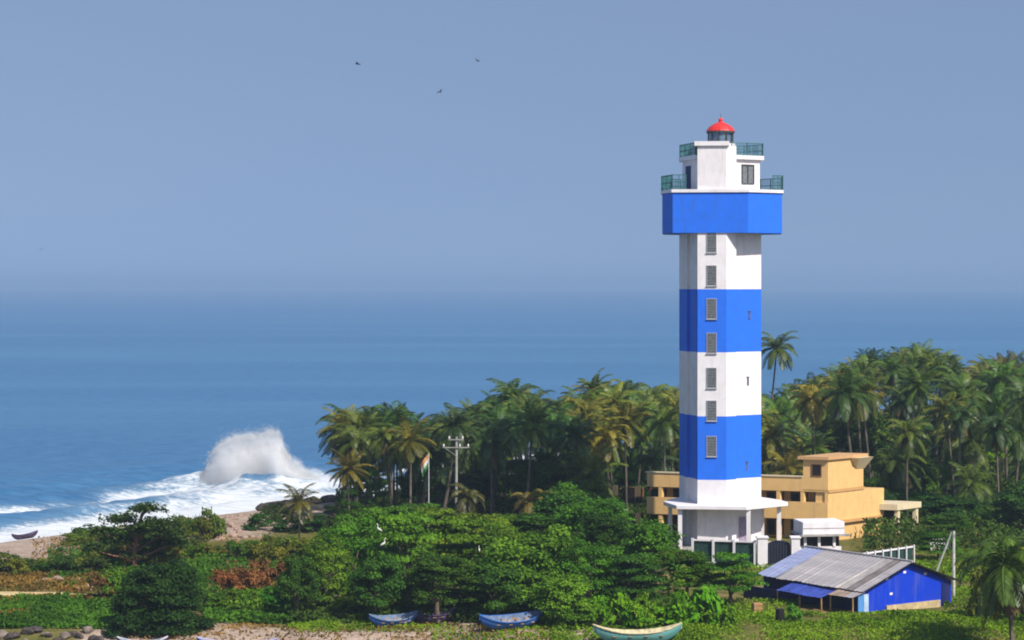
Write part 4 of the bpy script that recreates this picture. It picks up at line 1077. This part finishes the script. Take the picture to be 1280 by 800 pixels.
# palms that stand out
palm(971, 412, 262, PG[0], "lone tall palm rising above the grove right of the lighthouse", size=.95, pool=[PALMS[1]])
palm(432, 508, 226, PG[3], "dark palm at the seaward left end of the grove", size=1.05, pool=[PALMS[2]])
palm(488, 500, 230, PG[1], "tall dark palm second peak from the surf", size=1.0, pool=[PALMS[1]])
palm(640, 470, 244, PG[1], "tallest palm of the left grove behind the utility pole", size=1.12, pool=[PALMS[1]])
palm(664, 602, 197, (.17, .14, .03), "low palm with golden drooping fronds right of the utility pole", size=.85, pool=[PALMS[4]])
palm(583, 600, 198, (.10, .075, .025), "low palm with dull brownish fronds behind the utility pole", size=.7, pool=[PALMS[4]])
palm(373, 606, 186, OLV, "small palm standing on the dune left of the tree belt", size=.62, pool=[PALMS[3]])
palm(1258, 648, 141, (.085, .135, .022), "palm with a skirt of brown hanging fronds at the bottom right corner", size=1.28, pool=[PALMS[4]])
palm(1014, 476, 228, (.20, .17, .03), "palm with golden orange fronds right of the lighthouse", size=.85, pool=[PALMS[2]])

sky_u = [390, 430, 470, 495, 530, 580, 640, 690, 720, 745, 775, 812, 845, 900, 960, 1000, 1030, 1070, 1110, 1145, 1180, 1200, 1240, 1300]
sky_v = [530, 508, 516, 506, 525, 505, 478, 500, 492, 470, 468, 470, 482, 490, 492, 478, 458, 440, 434, 430, 436, 448, 440, 442]
pts = []; tries = 0
while tries < 9000 and len(pts) < 289:
    tries += 1
    Y = 200 + 225 * rnd.random() ** 1.15; u = rnd.uniform(428, 1298); x = (u - 640) / FPX * Y
    d = float(coast([x], [Y])[0])
    if d < 7: continue
    if u < 830 and d < 7: continue
    if u < 850 and Y < 204: continue
    if u >= 850 and Y < (222 if u < 1120 else 205): continue
    loc = (x - hp.x, Y - hp.y)
    if -18 < loc[0] < 9 and -4 < loc[1] < 22: continue
    sp = 3.3 if u < 850 else 4.6
    if any((x - a) ** 2 + (Y - b) ** 2 < sp * sp for a, b in pts): continue
    pts.append((x, Y))
    sk = np.interp(u, sky_u, sky_v)
    b = gz(x, Y); hgt = (rnd.uniform(8.5, 12.5) + (.8 if u > 1050 else 0)) if d < 30 or rnd.random() < .45 else rnd.uniform(4.0, 9.0); tv = HOR + (CAM_Z - b - hgt - 1.5) * FPX / Y
    tv = max(tv, sk + rnd.uniform(-6, 16) if rnd.random() < .8 else sk + 25)
    olive = rnd.random() < (.18 if u < 850 else .27)
    side = "left" if u < 850 else "right"
    if olive: lab, grp = "palm with yellowing olive fronds in the grove %s of the lighthouse" % side, "yellowing palms %s of the lighthouse" % side
    else: lab, grp = "green coconut palm in the dense grove %s of the lighthouse" % side, "green palms %s of the lighthouse" % side
    palm(u, tv, Y, rnd.choice(PO if olive else PG), lab, grp, rnd.uniform(.72, 1.06))

# undergrowth trees among the palms
for k in range(22):
    u = rnd.uniform(1085, 1290); Y = rnd.uniform(198, 225) if u > 1165 else rnd.uniform(212, 232)
    put(BROAD, u, 600 + rnd.uniform(-10, 50), Y, rnd.uniform(5, 8), rnd.choice([G4, G2, (.03, .075, .016)]), "dark leafy tree under the palms right of the yellow house", "leafy trees under the right palms")
for k in range(12):
    put(BROAD, rnd.uniform(955, 1290), 505 + rnd.uniform(-10, 60), rnd.uniform(235, 290), rnd.uniform(6, 8), rnd.choice([G4, G2]), "dark leafy crown deep among the palms right of the lighthouse", "leafy trees deep in the right grove")
for k in range(24):
    put(BROAD, rnd.uniform(425, 845), 572 + rnd.uniform(-15, 30), rnd.uniform(206, 262), rnd.uniform(5, 7), rnd.choice([G4, G2]), "dark leafy crown deep among the palms left of the lighthouse", "leafy trees deep in the left grove")
put(BROAD, 1245, 494, 245, 4.6, (.10, .24, .012), "bright lime green crown high among the right palms")
put(BROAD, 1190, 552, 226, 3.0, (.08, .2, .02), "small light green crown among the right palms above the porch")
put(BROAD, 1184, 640, 194, 5.0, G2, "dark bushy tree behind the porch of the yellow house")
put(BROAD, 1172, 664, 181, 4.0, G1, "leafy bush around the white picket fence")
for k in range(12):
    put(SHRUB, 1204 + k * 6.5 + rnd.uniform(-4, 4), 672 + rnd.uniform(-6, 40), rnd.uniform(163, 186), rnd.uniform(2.2, 3.4), rnd.choice([(.14, .19, .02), YEL, G1, OLV]), "yellow green shrub on the slope right of the strut pole", "yellow green shrubs right of the pole")
for k in range(6):
    put(SHRUB, 1228 + k * 10, 700 + rnd.uniform(-6, 24), rnd.uniform(148, 156), rnd.uniform(2.4, 3.4), rnd.choice([G4, OLV, G2]), "dark shrub beside the skirted palm at the bottom right", "dark shrubs by the skirted palm")

# remove the tree patterns the copies were made from
for p in PROTOS + PALMS:
    for c in kids(p):
        for e in kids(c): bpy.data.objects.remove(e)
        bpy.data.objects.remove(c)
    bpy.data.objects.remove(p)

# ---- ground cover that nobody could count
def cover(name, regions, color, size, seed, up=.5, mat=None):
    g = np.random.default_rng(seed); Ps = []
    for (u0, u1, Y0, Y1, K, h) in regions:
        Yq = g.uniform(Y0, Y1, K * 2); uq = g.uniform(u0, u1, K * 2); x = (uq - 640) / FPX * Yq
        keep = fbm(x * .45, Yq * .45, seed, 3) > g.uniform(.22, .62, K * 2); x, Yq = x[keep][:K], Yq[keep][:K]
        hh = h * fbm(x * .5, Yq * .5, seed + 5, 3) * g.uniform(.1, 1.3, len(x))
        Ps.append(np.stack([x, Yq, ground_z(x, Yq) + .03 + hh], -1))
    P = np.concatenate(Ps); n = g.normal(size=P.shape) * (1 - up * .5) + np.array([[0, -.2, up * 1.2]]); n /= np.linalg.norm(n, axis=1)[:, None]
    V, F = leaf_quads(P, n, g.uniform(*size, len(P)), g, .5)
    t = np.clip(fbm(P[:, 0] * .4, P[:, 1] * .4, seed + 9, 3) * 1.4 - .2 + g.normal(size=len(P)) * .15, 0, 1)
    o = np_mesh(name, V, F, mat or M_LEAF, tone=t); o.color = (*color, 1); return tag(o, kind="stuff")
cover("creeper", [(-12, 150, 146.2, 159.5, 15000, .75), (255, 385, 149.5, 160, 11000, .7), (60, 260, 165, 190, 9000, .6), (330, 460, 168, 200, 6000, .6), (235, 400, 160, 186, 8000, .6)], (.055, .145, .012), (.09, .2), 5)
cover("dry_grass", [(150, 700, 142.3, 149, 2400, .18), (-12, 160, 163.5, 173, 5000, .5), (-12, 150, 159.2, 161, 1800, .4), (40, 300, 166, 200, 3000, .4), (270, 370, 158, 172, 3500, .4), (-12, 40, 150, 160, 1500, .6)], (.24, .15, .04), (.08, .18), 6, .1)
cover("grass", [(372, 700, 145.6, 150.5, 2600, .3), (540, 720, 142.5, 145.5, 1500, .25), (1130, 1210, 158, 190, 6000, .5), (845, 1010, 168, 177, 4000, .35), (690, 1000, 150, 160, 6000, .3), (850, 1285, 141, 153, 26000, .35), (690, 900, 143.5, 150, 9000, .5), (1180, 1290, 153, 190, 9000, .6), (360, 470, 147.5, 150, 1800, .3)], (.135, .245, .013), (.06, .15), 7, .1)
cover("undergrowth", [(362, 860, 149.3, 158, 16000, 1.1), (420, 850, 160, 245, 26000, 1.6), (1080, 1290, 186, 300, 26000, 2.0), (950, 1090, 225, 300, 9000, 2.0)], (.050, .095, .014), (.14, .3), 8)  # low leaf fill; the dark shade below the crowns is put into its colour

# ------------------------------------------------------------------ birds
def bird(u, v, Y, span, rz, roll, label, flap=.25):
    p = px(u, v, Y); root = thing("flying_bird", p, label, "bird", rz, "birds in the sky"); root.rotation_euler = (0, roll, rz)
    m = MB(); s = span
    m.lathe([(.004 * s, -.26 * s), (.05 * s, -.16 * s), (.075 * s, 0), (.06 * s, .12 * s), (.035 * s, .17 * s), (.045 * s, .21 * s), (.03 * s, .25 * s), (.006 * s, .31 * s)], 8)
    m.v = [(x, z, y) for x, y, z in m.v]
    for sg in (-1, 1):
        st = [(0.03, .10, -.12, 0), (.2, .15, -.10, flap * .28), (.36, .08, -.08, flap * .3), (.5, -.10, -.14, flap * .12)]
        o = len(m.v)
        for x, f, b_, z in st: m.v += [(sg * x * s, f * s, z * s + .012 * s), (sg * x * s, b_ * s, z * s + .012 * s), (sg * x * s, f * s, z * s - .012 * s), (sg * x * s, b_ * s, z * s - .012 * s)]
        for i in range(3):
            a = o + 4 * i
            for f in ((a, a + 1, a + 5, a + 4), (a + 2, a + 6, a + 7, a + 3), (a, a + 4, a + 6, a + 2), (a + 1, a + 3, a + 7, a + 5)): m.f.append(f); m.m.append(0)
        m.f.append((o + 12, o + 13, o + 15, o + 14)); m.m.append(0)
    o = len(m.v); m.v += [(0, -.2 * s, 0), (-.08 * s, -.36 * s, .0), (.08 * s, -.36 * s, .0), (0, -.34 * s, .015 * s)]
    for f in ((o, o + 1, o + 3), (o, o + 3, o + 2), (o, o + 2, o + 1), (o + 1, o + 2, o + 3)): m.f.append(f); m.m.append(0)
    m.build("body", M_BIRD, root, smooth=False)
bird(447, 80, 190, .75, R(70), R(14), "dark bird flying at the left of the three birds high in the sky", .3)
bird(550, 115, 190, .72, R(40), R(-30), "dark bird flying lowest of the three high in the sky", .5)
bird(597, 76, 195, .68, R(-40), R(25), "dark bird flying at the right of the three birds high in the sky", .4)
bird(52, 312, 260, .6, R(20), R(-20), "tiny dark bird flying low over the sea at the left edge", .5)
def egret(u, v, Y, h, rz, label):
    p = px(u, v, Y); root = thing("white_bird", p, label, "bird", rz, "white birds perched in the trees")
    m = MB()
    m.tube([(-.38 * h, 0, .02 * h), (-.2 * h, 0, .12 * h), (0, 0, .22 * h), (.14 * h, 0, .3 * h), (.2 * h, 0, .42 * h), (.16 * h, 0, .6 * h), (.2 * h, 0, .76 * h), (.27 * h, 0, .82 * h), (.33 * h, 0, .81 * h)], [.03 * h, .1 * h, .15 * h, .12 * h, .06 * h, .045 * h, .045 * h, .06 * h, .03 * h], 8)
    m.build("body", M_FEATHER, root, smooth=True)
    m = MB(); m.tube([(.32 * h, 0, .81 * h), (.5 * h, 0, .78 * h)], [.022 * h, .004 * h], 5); m.build("beak", M_WOOD, root)
    m = MB(); m.tube([(0, .05 * h, .12 * h), (0, .05 * h, -.3 * h)], .012 * h, 5); m.tube([(0, -.05 * h, .12 * h), (0, -.05 * h, -.3 * h)], .012 * h, 5); m.build("legs", M_DARK, root)
egret(474, 664, 151.2, .6, R(160), "white bird perched upright high in the left of the tree belt")
egret(479, 682, 150.0, .58, R(20), "white bird perched just below another in the left of the belt")
egret(599, 689, 150.5, .42, R(100), "small white bird alone in the middle of the tree belt")
